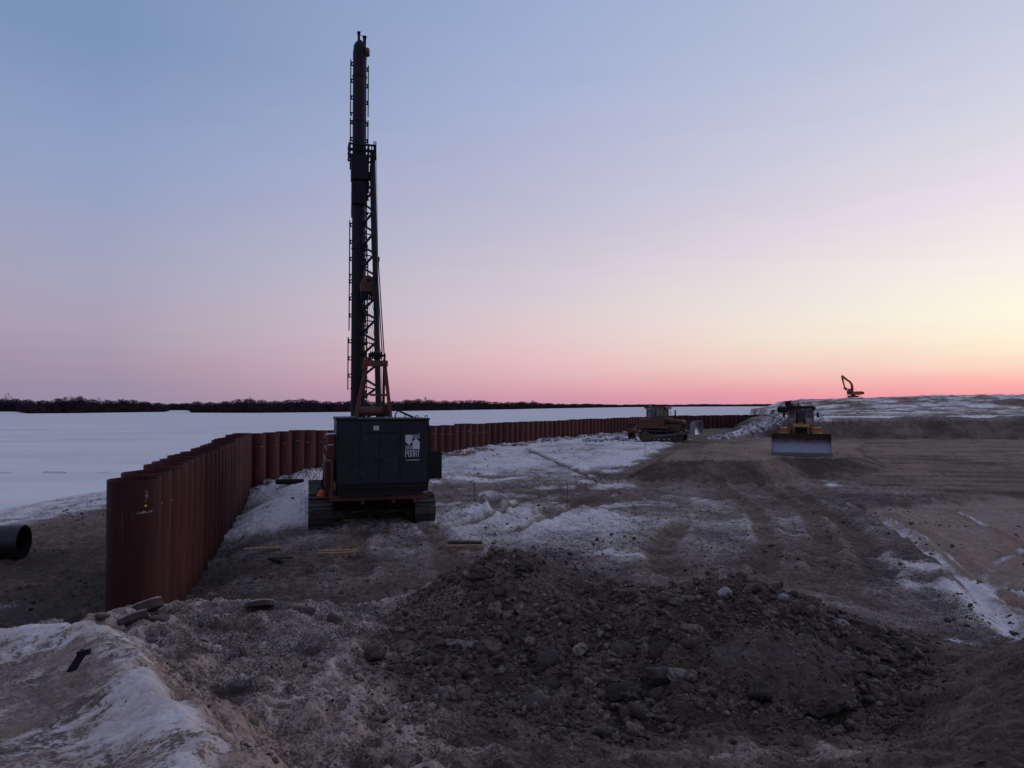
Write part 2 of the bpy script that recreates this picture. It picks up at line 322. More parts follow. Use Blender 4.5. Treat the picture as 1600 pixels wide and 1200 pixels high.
    dry = dry + np.where(fm, np.where(d + .25 * n3 > 0, -.20, .24), 0) + .30 * np.exp(-(road / 1.3) ** 4) * ss(34, 37, y) * ss(70, 62, y) + .58 * ss(.2, -.3, psd(x + .1 * n3, y, lane)) - .12 * np.exp(-((psd(x, y, lane) - 1.2) / 1.2) ** 2)  # painted shade: fill slope toned darker, its dusty top lighter
    dry = dry + .16 * ss(17, 24, x) * ss(30, 34, y) * (1 - ss(62, 66, y)) - .06 * ss(-.2, .4, de + 1) * ss(4, 2, de) * ss(63, 66, y)
    dry = dry - .22 * np.exp(-(t1 / 2.5) ** 2) - .1 * ss(.2, -1, dw) * ss(25, 12, y)  # first term: damp and painted shade along the near wall's foot
    dry = dry * (1 - kf) + kf * (.36 + .3 * n2 + .25 * n3 + .16 * mound - .08 * pile - .06 * ss(1.5, 3, x))
    dirty = .12 + .3 * n1 + kf * (.46 + .45 * n2 + .3 * n3 - .10 * mound - .12 * np.exp(-((dm + .14) / .2) ** 2))
    dirty = dirty + .15 * ss(30, 18, y)
    return z, s, dry, dirty
def H(x, y, fine=False):
    return float(terrain(np.array([float(x)]), np.array([float(y)]), fine)[0][0])

def GH(px, py):
    a, dy, dz = ray(px, py); t = 2 * np.exp(np.linspace(0, math.log(150), 900)); z = terrain(a * t, dy * t, False)[0]
    i = int(np.argmax(EYE + dz * t < z)); i = max(i, 1)
    g0 = EYE + dz * t[i - 1] - z[i - 1]; g1 = EYE + dz * t[i] - z[i]; k = t[i - 1] + (t[i] - t[i - 1]) * g0 / (g0 - g1 + 1e-9)
    return a * k, dy * k
# ------------------------------------------------------------------ materials
def new_mat(name):
    m = bpy.data.materials.new(name); m.use_nodes = True
    t = m.node_tree; b = t.nodes['Principled BSDF']
    return m, t, b
def surf(name, col, col2=None, rough=.7, metal=0.0, scale=6.0, bump=.3, dist=.004, grime=None, contrast=(.35, .65), streak=False, spec=.5):
    """painted/weathered surface: two tones broken up by noise, optional grime low and in streaks"""
    m, t, b = new_mat(name); n = t.nodes; L = t.links.new
    tcx = n.new('ShaderNodeTexCoord'); mpx = n.new('ShaderNodeMapping'); L(tcx.outputs['Object'], mpx.inputs[0])
    if streak: mpx.inputs['Scale'].default_value = (1, 1, .12)
    a = n.new('ShaderNodeTexNoise'); a.inputs['Scale'].default_value = scale; a.inputs['Detail'].default_value = 6; a.inputs['Roughness'].default_value = .65; L(mpx.outputs[0], a.inputs[0])
    mr = n.new('ShaderNodeMapRange'); mr.inputs[1].default_value = contrast[0]; mr.inputs[2].default_value = contrast[1]; L(a.outputs[0], mr.inputs[0])
    mx = n.new('ShaderNodeMix'); mx.data_type = 'RGBA'; mx.inputs[6].default_value = (*col, 1); mx.inputs[7].default_value = (*(col2 or tuple(c * .55 for c in col)), 1)
    L(mr.outputs[0], mx.inputs[0]); last = mx.outputs[2]
    if grime:
        g = n.new('ShaderNodeTexNoise'); g.inputs['Scale'].default_value = scale * .35; g.inputs['Detail'].default_value = 8; L(tcx.outputs['Object'], g.inputs[0])
        gm = n.new('ShaderNodeMapRange'); gm.inputs[1].default_value = .5; gm.inputs[2].default_value = .72; L(g.outputs[0], gm.inputs[0])
        m2 = n.new('ShaderNodeMix'); m2.data_type = 'RGBA'; m2.inputs[7].default_value = (*grime, 1); L(gm.outputs[0], m2.inputs[0]); L(last, m2.inputs[6]); last = m2.outputs[2]
    L(last, b.inputs['Base Color']); b.inputs['Metallic'].default_value = metal; b.inputs['Specular IOR Level'].default_value = spec
    rr = n.new('ShaderNodeMapRange'); rr.inputs[3].default_value = max(.05, rough - .12); rr.inputs[4].default_value = min(1, rough + .12); L(a.outputs[0], rr.inputs[0]); L(rr.outputs[0], b.inputs['Roughness'])
    bp = n.new('ShaderNodeBump'); bp.inputs['Strength'].default_value = bump; bp.inputs['Distance'].default_value = dist; L(a.outputs[0], bp.inputs['Height']); L(bp.outputs[0], b.inputs['Normal'])
    return m
M = {}
M['box'] = surf('slate_paint', (.021, .026, .038), (.012, .015, .022), rough=.5, scale=2.5, bump=.15, grime=(.016, .014, .014), spec=.25)
M['boxdark'] = surf('dark_steel', (.007, .007, .008), (.014, .012, .011), rough=.65, scale=5, spec=.25)
M['orange'] = surf('faded_orange_paint', (.155, .031, .018), (.08, .022, .015), rough=.6, scale=5, grime=(.05, .03, .022))
M['mast'] = surf('dark_mast_paint', (.007, .009, .016), (.012, .011, .013), rough=.6, scale=3, grime=(.016, .011, .010), spec=.25)
M['black'] = surf('black_steel', (.005, .005, .007), (.010, .009, .009), rough=.65, spec=.25)
M['rustblock'] = surf('brown_painted_block', (.13, .045, .028), (.06, .03, .024), rough=.65, scale=4)
M['white'] = surf('white_decal', (.62, .62, .66), (.5, .5, .54), rough=.5, scale=14, bump=0)
M['chalk'] = surf('chalk_paint', (.55, .5, .48), (.25, .12, .1), rough=.9, scale=60, bump=0)
M['yellowmark'] = surf('yellow_paint_mark', (.75, .42, .08), (.6, .3, .08), rough=.7)
M['track'] = surf('track_steel', (.045, .042, .042), (.10, .085, .075), rough=.5, metal=.4, scale=9, grime=(.045, .036, .03))
M['pile'] = surf('red_oxide_steel', (.078, .019, .019), (.042, .012, .013), rough=.7, scale=3.2, streak=True, bump=.3, grime=(.036, .017, .015), spec=.25)
M['pile2'] = surf('red_oxide_steel_bright', (.092, .023, .022), (.052, .015, .015), rough=.7, scale=3.2, streak=True, bump=.3, grime=(.045, .021, .018), spec=.25)
for _k in ('pile', 'pile2'):      # every pile weathered a little differently, with pale rust runs
    _t = M[_k].node_tree; _b = _t.nodes['Principled BSDF']; _l = _b.inputs['Base Color'].links[0].from_socket
    _o = _t.nodes.new('ShaderNodeObjectInfo'); _h2 = _t.nodes.new('ShaderNodeHueSaturation'); _v = _t.nodes.new('ShaderNodeMapRange'); _v.inputs[3].default_value = .68; _v.inputs[4].default_value = 1.28
    _t.links.new(_o.outputs['Random'], _v.inputs[0]); _t.links.new(_v.outputs[0], _h2.inputs['Value']); _t.links.new(_l, _h2.inputs['Color'])
    _c = _t.nodes.new('ShaderNodeTexCoord'); _p = _t.nodes.new('ShaderNodeMapping'); _p.inputs['Scale'].default_value = (9, 9, .5); _n2 = _t.nodes.new('ShaderNodeTexNoise'); _n2.inputs['Scale'].default_value = 1.6; _n2.inputs['Detail'].default_value = 4
    _t.links.new(_c.outputs['Object'], _p.inputs[0]); _t.links.new(_p.outputs[0], _n2.inputs[0]); _r2 = _t.nodes.new('ShaderNodeMapRange'); _r2.inputs[1].default_value = .60; _r2.inputs[2].default_value = .74; _r2.inputs[4].default_value = .55
    _t.links.new(_n2.outputs[0], _r2.inputs[0]); _x = _t.nodes.new('ShaderNodeMix'); _x.data_type = 'RGBA'; _x.inputs[7].default_value = (.17, .065, .05, 1)
    _t.links.new(_r2.outputs[0], _x.inputs[0]); _t.links.new(_h2.outputs[0], _x.inputs[6]); _t.links.new(_x.outputs[2], _b.inputs['Base Color'])
M['hdpe'] = surf('black_plastic', (.005, .005, .007), (.009, .009, .011), rough=.5, scale=4)
M['wood'] = surf('raw_timber', (.34, .21, .12), (.19, .12, .075), rough=.85, scale=9)
M['bark'] = surf('dark_wood', (.06, .045, .036), (.03, .024, .02), rough=.9, scale=14)
M['rubber'] = surf('hose_rubber', (.012, .012, .013), rough=.6)
M['yellow'] = surf('machine_yellow', (.36, .17, .04), (.20, .10, .03), rough=.6, scale=4, grime=(.06, .042, .03))
M['oldyellow'] = surf('old_machine_orange', (.13, .050, .017), (.06, .028, .014), rough=.65, scale=4, grime=(.05, .035, .026))
M['exorange'] = surf('excavator_orange', (.5, .11, .025), (.34, .07, .02), rough=.5, scale=2, grime=(.09, .045, .03))
M['exdark'] = surf('excavator_dark_red', (.10, .03, .024), (.035, .02, .02), rough=.6, scale=2)
M['glass'] = surf('dark_glass', (.02, .025, .028), (.03, .035, .036), rough=.12, bump=0, spec=.8)
M['paleglass'] = surf('pale_glass', (.10, .12, .12), (.06, .07, .07), rough=.1, bump=0, spec=.9)  # paler glass for headlamps and excavator cab windows
M['stone'] = None

def terrain_mat():
    m, t, b = new_mat('frozen_ground'); n = t.nodes; L = t.links.new
    def at(nm):
        a = n.new('ShaderNodeAttribute'); a.attribute_name = nm; return a.outputs['Fac']
    tcx = n.new('ShaderNodeTexCoord')
    def noise(sc_, det=5, ro=.6):
        a = n.new('ShaderNodeTexNoise'); a.inputs['Scale'].default_value = sc_; a.inputs['Detail'].default_value = det; a.inputs['Roughness'].default_value = ro
        L(tcx.outputs['Object'], a.inputs[0]); return a.outputs[0]
    def mth(op, a, b_=None, c=None):
        q = n.new('ShaderNodeMath'); q.operation = op
        for i, v in enumerate((a, b_, c)):
            if v is None: continue
            if isinstance(v, (int, float)): q.inputs[i].default_value = v
            else: L(v, q.inputs[i])
        return q.outputs[0]
    def mr(v, a, b_, c=0, d=1, sm=True):
        q = n.new('ShaderNodeMapRange'); q.interpolation_type = 'SMOOTHSTEP' if sm else 'LINEAR'
        for i, k in enumerate((a, b_, c, d)): q.inputs[i + 1].default_value = k
        L(v, q.inputs[0]); return q.outputs[0]
    def mix(f, a, b_):
        q = n.new('ShaderNodeMix'); q.data_type = 'RGBA'; L(f, q.inputs[0])
        for i, v in ((6, a), (7, b_)):
            if isinstance(v, tuple): q.inputs[i].default_value = (*v, 1)
            else: L(v, q.inputs[i])
        return q.outputs[2]
    nA = noise(1.1, 6, .62); nB = noise(7, 7, .65); nC = noise(45, 5, .6); nD = noise(160, 3, .6)
    s = at('snow')
    f = mth('ADD', s, mth('MULTIPLY', mth('SUBTRACT', nA, .5), .55))
    f = mth('ADD', f, mth('MULTIPLY', mth('SUBTRACT', nB, .5), .6))
    f = mth('ADD', f, mth('MULTIPLY', mth('SUBTRACT', nC, .5), 1.9))
    cov = mr(f, .41, .70)
    frost = mth('MULTIPLY', mr(f, .22, .50), .10)
    dry = mth('ADD', at('dry'), mth('MULTIPLY', mth('SUBTRACT', nB, .5), .7))  # dryness plus the shade painted on fill slope and wall foot
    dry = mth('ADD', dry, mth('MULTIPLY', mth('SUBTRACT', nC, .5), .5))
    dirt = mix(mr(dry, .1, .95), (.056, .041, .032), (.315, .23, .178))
    vo = n.new('ShaderNodeTexVoronoi'); vo.inputs['Scale'].default_value = 13; L(tcx.outputs['Object'], vo.inputs[0])
    vo2 = n.new('ShaderNodeTexVoronoi'); vo2.inputs['Scale'].default_value = 38; L(tcx.outputs['Object'], vo2.inputs[0])
    dirt = mix(mr(vo.outputs['Distance'], .55, .30, 0, .30), dirt, mix(mr(vo2.outputs['Distance'], .2, .6), (.26, .185, .155), (.075, .052, .043)))
    dirt = mix(mr(nD, .45, .9), dirt, mix(mr(nC, .4, .7), (.042, .030, .026), (.22, .155, .128)))
    dirt2 = mix(frost, dirt, (.55, .52, .55))
    dd = mth('ADD', mth('SUBTRACT', mth('ADD', at('dirty'), .50), mth('MULTIPLY', mth('MINIMUM', s, .85), .75)), mth('MULTIPLY', mth('SUBTRACT', nB, .5), .9))
    snowc = mix(mr(dd, .1, 1.0), (.72, .68, .70), (.35, .26, .21))
    c = mix(cov, dirt2, snowc)
    L(c, b.inputs['Base Color']); b.inputs['Specular IOR Level'].default_value = .25
    rg = mr(cov, 0, 1, .93, .7, False); L(rg, b.inputs['Roughness'])
    hgt = mth('ADD', mth('MULTIPLY', nB, .6), mth('ADD', mth('MULTIPLY', nC, .25), mth('MULTIPLY', nD, .08)))
    hgt = mth('ADD', hgt, mth('MULTIPLY', cov, .12)); hgt = mth('ADD', hgt, mth('MULTIPLY', mr(vo.outputs['Distance'], .6, .1, 0, 1), .45)); hgt = mth('ADD', hgt, mth('MULTIPLY', mr(vo2.outputs['Distance'], .6, .1, 0, 1), .18))
    bp = n.new('ShaderNodeBump'); bp.inputs['Strength'].default_value = .8; bp.inputs['Distance'].default_value = .035; L(hgt, bp.inputs['Height']); L(bp.outputs[0], b.inputs['Normal'])
    return m
def simple_noise_mat(name, c1, c2, scale, mapscale=(1, 1, 1), bump=.3, dist=.05, rough=.8, lo=.35, hi=.65):
    m = surf(name, c1, c2, rough=rough, scale=scale, bump=bump, dist=dist, contrast=(lo, hi), spec=.2)
    for nd in m.node_tree.nodes:
        if nd.type == 'MAPPING': nd.inputs['Scale'].default_value = mapscale
    return m
M['ground'] = terrain_mat()
M['river'] = simple_noise_mat('river_snow', (.80, .80, .80), (.66, .66, .68), .02, (1, 3.2, 1), bump=.5, dist=.2)

# ------------------------------------------------------------------ mesh helpers
def tag(o, label=None, cat=None, group=None, kind=None):
    for k, v in (('label', label), ('category', cat), ('group', group), ('kind', kind)):
        if v: o[k] = v
    return o
def thing(name, label, cat, loc=(0, 0, 0), rz=0, group=None):
    o = bpy.data.objects.new(name, None); COL.objects.link(o); o.location = loc; o.rotation_euler = (0, 0, rz)
    o.empty_display_size = .2
    return tag(o, label, cat, group)
class MB:
    def __init__(s): s.v = []; s.f = []; s.sm = []
    def add(s, vs, fs, smooth=False):
        b = len(s.v); s.v += [tuple(v) for v in vs]; s.f += [tuple(i + b for i in f) for f in fs]; s.sm += [smooth] * len(fs); return s
    def box(s, c, d, rot=None, taper=1.0):
        x, y, z = [k / 2 for k in d]; P = []
        for sz in (-1, 1):
            k = taper if sz > 0 else 1
            for sx, sy in ((-1, -1), (1, -1), (1, 1), (-1, 1)): P.append(Vector((sx * x * k, sy * y * k, sz * z)))
        if rot is not None: P = [rot @ p for p in P]
        P = [p + Vector(c) for p in P]
        return s.add(P, [(3, 2, 1, 0), (4, 5, 6, 7), (0, 1, 5, 4), (1, 2, 6, 5), (2, 3, 7, 6), (3, 0, 4, 7)])
    def b2(s, x0, x1, y0, y1, z0, z1): return s.box(((x0 + x1) / 2, (y0 + y1) / 2, (z0 + z1) / 2), (x1 - x0, y1 - y0, z1 - z0))
    def cyl(s, a, b, r, r2=None, n=12, cap=True):
        a = Vector(a); b = Vector(b); d = (b - a).normalized(); r2 = r if r2 is None else r2
        u = d.orthogonal().normalized(); v = d.cross(u); P = []
        for q, rad in ((a, r), (b, r2)):
            for i in range(n): t = 2 * math.pi * i / n; P.append(q + u * (math.cos(t) * rad) + v * (math.sin(t) * rad))
        s.add(P, [(i, (i + 1) % n, n + (i + 1) % n, n + i) for i in range(n)], n > 6)
        if cap: s.add(P[:n], [tuple(range(n))[::-1]]); s.add(P[n:], [tuple(range(n))])
        return s
    def tube(s, pts, r, n=6):
        for a, b in zip(pts[:-1], pts[1:]): s.cyl(a, b, r, n=n)
        return s
    def bar(s, a, b, wx, wy=None):
        a = Vector(a); b = Vector(b); d = b - a; q = d.to_track_quat('Z', 'Y').to_matrix()
        return s.box((a + b) / 2, (wx, wy or wx, d.length), q)
    def prism(s, poly, axis, a0, a1):
        """extrude a 2D polygon along an axis: 'x' -> poly is (y,z)"""
        n = len(poly); P = []
        for a in (a0, a1):
            for p, q in poly: P.append({'x': (a, p, q), 'y': (p, a, q), 'z': (p, q, a)}[axis])
        return s.add(P, [tuple(range(n))[::-1], tuple(range(n, 2 * n))] + [(i, (i + 1) % n, n + (i + 1) % n, n + i) for i in range(n)])
    def build(s, name, mat, parent=None, bevel=0, label=None):
        me = bpy.data.meshes.new(name); me.from_pydata(s.v, [], s.f); me.materials.append(mat)
        import bmesh
        bm = bmesh.new(); bm.from_mesh(me); bmesh.ops.recalc_face_normals(bm, faces=bm.faces); bm.to_mesh(me); bm.free()
        me.polygons.foreach_set('use_smooth', s.sm); me.update()
        o = bpy.data.objects.new(name, me); COL.objects.link(o)
        if parent is not None: o.parent = parent
        if bevel:
            md = o.modifiers.new('edge', 'BEVEL'); md.width = bevel; md.segments = 2; md.limit_method = 'ANGLE'
        if label: o['label'] = label
        return o
def raw_mesh(name, V, F, mat, smooth=True, parent=None, corners=None):
    """fast mesh from numpy arrays (F: n x 3 or n x 4)"""
    me = bpy.data.meshes.new(name); k = F.shape[1]
    me.vertices.add(len(V)); me.vertices.foreach_set('co', np.ascontiguousarray(V, dtype=np.float32).ravel())
    me.loops.add(F.size); me.loops.foreach_set('vertex_index', F.astype(np.int32).ravel())
    me.polygons.add(len(F)); me.polygons.foreach_set('loop_start', np.arange(0, F.size, k, dtype=np.int32))
    me.polygons.foreach_set('use_smooth', np.full(len(F), smooth)); me.update(calc_edges=True); me.materials.append(mat)
    o = bpy.data.objects.new(name, me); COL.objects.link(o)
    if parent is not None: o.parent = parent
    return o
def copy_tree(o, parent=None):
    c = o.copy(); COL.objects.link(c); c.parent = parent
    for ch in list(o.children): copy_tree(ch, c)
    return c

# ------------------------------------------------------------------ ground, river
NA, NR = 1150, 960
ang = np.concatenate([np.linspace(-46, 46, NA), np.linspace(48.5, 311.5, 106)])
rad = np.concatenate([np.geomspace(.5, 3, 60, endpoint=False), np.geomspace(3, 90, 1130, endpoint=False), np.geomspace(90, 900, 130)]); NR = len(rad)
# spend more rows where the picture looks: remap
AA, RR = np.meshgrid(np.radians(ang), rad, indexing='ij')
X = RR * np.sin(AA); Y = RR * np.cos(AA)
xs, ys = X.ravel(), Y.ravel()
Z = np.empty_like(xs); S = np.empty_like(xs); D_ = np.empty_like(xs); DI = np.empty_like(xs)
for i in range(0, len(xs), 200000):
    sl_ = slice(i, i + 200000)
    Z[sl_], S[sl_], D_[sl_], DI[sl_] = terrain(xs[sl_], ys[sl_])
na = len(ang)
V = np.stack([xs, ys, Z], 1)
V = np.vstack([V, [[0, 0, H(0, .1)]]])
idx = np.arange(na * NR).reshape(na, NR)
nx = np.roll(idx, -1, axis=0)
F = np.stack([idx[:, :-1], idx[:, 1:], nx[:, 1:], nx[:, :-1]], -1).reshape(-1, 4)[:, ::-1]
ctr = na * NR
cap = np.stack([np.full(na, ctr), nx[:, 0], idx[:, 0], idx[:, 0]], 1)
gr = raw_mesh('ground', V, F, M['ground'])
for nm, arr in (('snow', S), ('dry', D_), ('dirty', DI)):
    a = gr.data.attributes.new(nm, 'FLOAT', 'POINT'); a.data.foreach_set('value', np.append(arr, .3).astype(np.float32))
tag(gr, 'frozen brown site ground with ruts and patches of snow', 'ground', kind='structure')
rv = MB(); rv.add([(-9000, -9000, -2.0), (9000, -9000, -2.0), (9000, 9000, -2.0), (-9000, 9000, -2.0)], [(0, 1, 2, 3)])
o = rv.build('river_ice', M['river']); tag(o, 'wide frozen river covered in smooth pale snow', 'river', kind='structure')

m = MB(); random.seed(33); prev = None; rx_ = -62.0
while rx_ < -20:   # low drift line across the ice
    yy = 63 + (rx_ + 62) * .10 + random.uniform(-.5, .5); nx_ = rx_ + random.uniform(.6, 2.2); hh_ = random.uniform(.04, .16); wd_ = random.uniform(.2, .6)
    m.add([(rx_, yy - wd_, -2.01), (nx_, yy - wd_ * .7, -2.01), (nx_ - .2, yy, -2 + hh_), (rx_ + .2, yy + .1, -2 + hh_), (rx_, yy + wd_, -2.01), (nx_, yy + wd_, -2.01)], [(0, 1, 2, 3), (3, 2, 5, 4), (0, 3, 4), (1, 5, 2)])
    rx_ = nx_ + random.choice((-.1, -.1, .8, 2.5))
o = m.build('river_ice_ridge', surf('ridge_snow', (.62, .62, .64), (.42, .42, .45), rough=.8, scale=3)); tag(o, 'low broken pressure ridge running across the river snow', 'ice ridge', kind='structure')

# ------------------------------------------------------------------ pile wall
random.seed(4)
def pile_mesh(rad_, z0, z1, n=28):
    mb = MB(); P = []
    for z, r in ((z0, rad_), (z1, rad_), (z1, rad_ - .022), (z1 - 2.2, rad_ - .022)):
        for i in range(n): t = 2 * math.pi * i / n; P.append((r * math.cos(t), r * math.sin(t), z))
    fs = []
    for k in range(3):
        fs += [(k * n + i, k * n + (i + 1) % n, (k + 1) * n + (i + 1) % n, (k + 1) * n + i) for i in range(n)]
    mb.add(P, fs, True)
    mb.add([P[3 * n + i] for i in range(n)], [tuple(range(n))])
    for i in range(n * 1): pass
    return mb
TOP = 2.79
def lock_bar(mb, r, ang_, z0, z1):   # interlock: a T rail and a slit tube
    c, s_ = math.cos(ang_), math.sin(ang_)
    rot = Matrix.Rotation(ang_, 3, 'Z')
    mb.box(((r + .03) * c, (r + .03) * s_, (z0 + z1) / 2), (.08, .03, z1 - z0), rot)
    mb.box(((r + .075) * c, (r + .075) * s_, (z0 + z1) / 2), (.03, .11, z1 - z0), rot)
def run(P0, P1, spacing, rad_, mat, label, group, marks=False, locks=True):
    P0 = Vector(P0); P1 = Vector(P1); d = P1 - P0; n = int(d.length / spacing); a = math.atan2(d.y, d.x)
    first = None; lst = []
    for i in range(n + 1):
        if first is None:
            me_o = pile_mesh(rad_, -3.6, 0).build('pipe_pile', mat)
            # edge split for a crisp rim
            md = me_o.modifiers.new('rim', 'EDGE_SPLIT'); md.split_angle = R(40)
            if locks:
                mb = MB(); lock_bar(mb, rad_, 0.0, -3.6, -.03); lk = mb.build('interlock', mat, me_o)
            first = me_o; o = me_o
        else: o = copy_tree(first)
        p = P0 + d.normalized() * (spacing * i)
        o.location = (p.x + random.uniform(-.015, .015), p.y + random.uniform(-.015, .015), TOP + random.uniform(-.055, .035))
        o.rotation_euler = (random.uniform(-.004, .004), random.uniform(-.004, .004), a + (0 if locks else random.uniform(0, 6)))
        tag(o, label, 'pile', group); lst.append(o)
    return lst
def paint(o, items, mat, rad_):
    """chalk dashes curved round a pile: (world azimuth, width angle, z, height)"""
    mb = MB(); rz = o.rotation_euler.z
    for az, wa, z, h in items:
        k = 5; P = []
        for zz in (z, z + h):
            for j in range(k): t = az - rz + wa * (j / (k - 1) - .5); P.append(((rad_ + .003) * math.cos(t), (rad_ + .003) * math.sin(t), zz))
        mb.add(P, [(j, j + 1, k + j + 1, k + j) for j in range(k - 1)])
    return mb.build('paint_mark', mat, o)
run1 = run(WALL[0], WALL[1], .985, .47, M['pile'], 'rusty red steel pipe pile in the near left run of the wall, seen edge-on', 'pipe piles in the near run of the river wall')
run1[0]['label'] = 'open-topped rusty red pipe pile ending the wall, the nearest and largest'
run1[1]['label'] = 'second rusty red pipe pile, right behind the nearest one'
run1[-1]['label'] = 'rusty red pipe pile at the corner where the wall turns right'
for i, o in enumerate(run1[:-1]):
    if i > 18: continue
    p = o.location; az = math.atan2(-p.y, -p.x) + R(22)
    z = -.62 - .02 * random.random() if i else -.62
    it = []; q = az - .3
    while q < az + .3:
        wd = random.uniform(.02, .07); it.append((q + wd / 2, wd, z + random.uniform(-.01, .01), random.uniform(.015, .04))); q += wd + random.uniform(.01, .04)
    if i % 3 == 1: it.append((az - .1, .015, z + .1, .3))
    paint(o, it, M['chalk'], .47)
azn = math.atan2(-13.8, 7.3)
paint(run1[0], [(azn + R(24), .09, -.5, .04)], M['yellowmark'], .47)
paint(run1[0], [(azn + R(24), .014, -.42, .24), (azn + R(28), .014, -.36, .16), (azn + R(26), .1, -.3, .012)], M['chalk'], .47)
run2 = run(Vector(WALL[1]) + Vector((.52, .72)), WALL[2], .842, .415, M['pile2'], 'rust red pipe pile in the long straight run behind the piling rig', 'pipe piles in the long run of the river wall')
run3 = run(WALL[2], WALL[3], .842, .415, M['pile'], 'dark red pipe pile in the far cross run beyond the left bulldozer', 'pipe piles in the far run of the river wall', locks=False)
run2[0]['label'] = 'first rust red pipe pile right of the wall corner'
for i, o in enumerate(run2[:34]):
    p = o.location; az = math.atan2(-p.y, -p.x) + R(15)
    if random.random() < .75: paint(o, [(az + random.uniform(-.4, .4), random.uniform(.2, .5), -random.uniform(.5, .7), .02)], M['chalk'], .415)

ONES = 'zeroth first second third fourth fifth sixth seventh eighth ninth tenth eleventh twelfth thirteenth fourteenth fifteenth sixteenth seventeenth eighteenth nineteenth'.split()
TENS = {2: 'twenty', 3: 'thirty', 4: 'forty', 5: 'fifty', 6: 'sixty', 7: 'seventy', 8: 'eighty'}
def ordn(n):
    if n < 20: return ONES[n]
    return TENS[n // 10][:-1] + 'ieth' if n % 10 == 0 else TENS[n // 10] + '-' + ONES[n % 10]
for i, o in enumerate(run1[2:-1]): o['label'] = '%s rusty red pipe pile of the near run, counted from the end nearest the camera' % ordn(i + 3)
for i, o in enumerate(run2[1:]): o['label'] = '%s rust red pipe pile of the long run, counted from the wall corner' % ordn(i + 2)
for i, o in enumerate(run3): o['label'] = '%s dark red pipe pile of the far run, counted from beyond the rusty bulldozer' % ordn(i + 1)

# ------------------------------------------------------------------ crawler track builder (shared)
def loop_pts(L_, h, n, drop=0.0, front_up=0.0):
    """stadium path in (y,z), length L_, height h"""
    r = h / 2; s_ = L_ - h; per = 2 * s_ + 2 * math.pi * r; out_ = []
    for i in range(n):
        d = per * i / n
        if d < s_: y, z, t = -s_ / 2 + d, 0, 0
        elif d < s_ + math.pi * r:
            a = (d - s_) / r; y, z, t = s_ / 2 + math.sin(a) * r, r - math.cos(a) * r, a
        elif d < 2 * s_ + math.pi * r: y, z, t = s_ / 2 - (d - s_ - math.pi * r), h, math.pi
        else:
            a = (d - 2 * s_ - math.pi * r) / r; y, z, t = -s_ / 2 - math.sin(a) * r, r + math.cos(a) * r, math.pi + a
        if 0 < z < h or z == h: pass
        sag = -drop * math.sin(math.pi * (y + s_ / 2) / s_) if (z > h * .98 and abs(y) < s_ / 2) else 0
        out_.append((y, z + sag, t))
    return out_
def track(parent, xc, yc, wid, L_, h, n=44, mat=None):
    mat = mat or M['track']; mb = MB(); per = 2 * (L_ - h) + math.pi * h; pit = per / n
    for y, z, t in loop_pts(L_, h, n, drop=.05):
        rot = Matrix.Rotation(t, 3, 'X')
        nrm_ = Vector((0, math.sin(t), -math.cos(t)))
        c = Vector((xc, yc + y, z + .02)) - nrm_ * .0
        mb.box(c - nrm_ * .03, (wid, pit * .9, .045), rot)
        mb.box(c + nrm_ * .015, (wid * .98, .04, .10), rot)
        for k in (-1, 1): mb.box(c - nrm_ * .07 + Vector((k * wid * .13, 0, 0)), (.05, pit * 1.02, .06), rot)
    tr = mb.build('track', mat, parent)
    f = MB(); f.b2(xc - wid * .22, xc + wid * .22, yc - L_ / 2 + h * .5, yc + L_ / 2 - h * .5, h * .30, h * .68)
    f.build('track_frame', mat, tr, bevel=.02)
    rl = MB()
    k = int((L_ - h) / .42)
    for i in range(k + 1):
        rl = MB(); y = yc - (L_ - h) / 2 + (L_ - h) * i / k; rl.cyl((xc - wid * .3, y, .2), (xc + wid * .3, y, .2), .11, n=14); rl.build('roller', mat, tr)
    for i in (-1, 1):
        rl = MB(); rl.cyl((xc - wid * .26, yc + i * (L_ - h) * .2, h - .16), (xc + wid * .26, yc + i * (L_ - h) * .2, h - .16), .07, n=10); rl.build('roller', mat, tr)
    for s_, nm in ((-1, 'sprocket'), (1, 'idler')):
        w_ = MB(); yy = yc + s_ * (L_ - h) / 2
        w_.cyl((xc - wid * .2, yy, h / 2), (xc + wid * .2, yy, h / 2), h * .40, n=22)
        w_.cyl((xc - wid * .3, yy, h / 2), (xc + wid * .3, yy, h / 2), h * .17, n=14)
        w_.build(nm, mat, tr)
    return tr

# ------------------------------------------------------------------ piling rig
rig = thing('piling_rig', 'tall crawler piling rig with a dark lattice mast and slate grey engine house', 'piling rig', (-5.45, 27.0, H(-5.45, 26) - .02), R(16))
track(rig, -1.78, .05, .80, 5.5, 1.12); track(rig, 1.76, .05, .72, 5.5, 1.02)
m = MB(); m.b2(-1.4, 1.35, -1.3, 1.3, .42, .86); m.b2(-1.5, 1.5, -1.55, -1.1, .45, .8); m.b2(-1.5, 1.5, 1.1, 1.5, .45, .8); m.cyl((0, 0, .8), (0, 0, 1.12), .85, n=28); m.build('undercarriage', M['boxdark'], rig, bevel=.02)
m = MB(); m.b2(-1.52, 1.62, -3.95, 2.6, 1.12, 1.30); m.b2(-1.50, -1.40, -3.95, 2.6, 1.302, 1.40)
for x in (-.5, .5, 1.2): m.b2(x - .05, x + .05, -3.98, 2.5, 1.0, 1.118)
deck = m.build('turntable_deck', M['orange'], rig, bevel=.012)
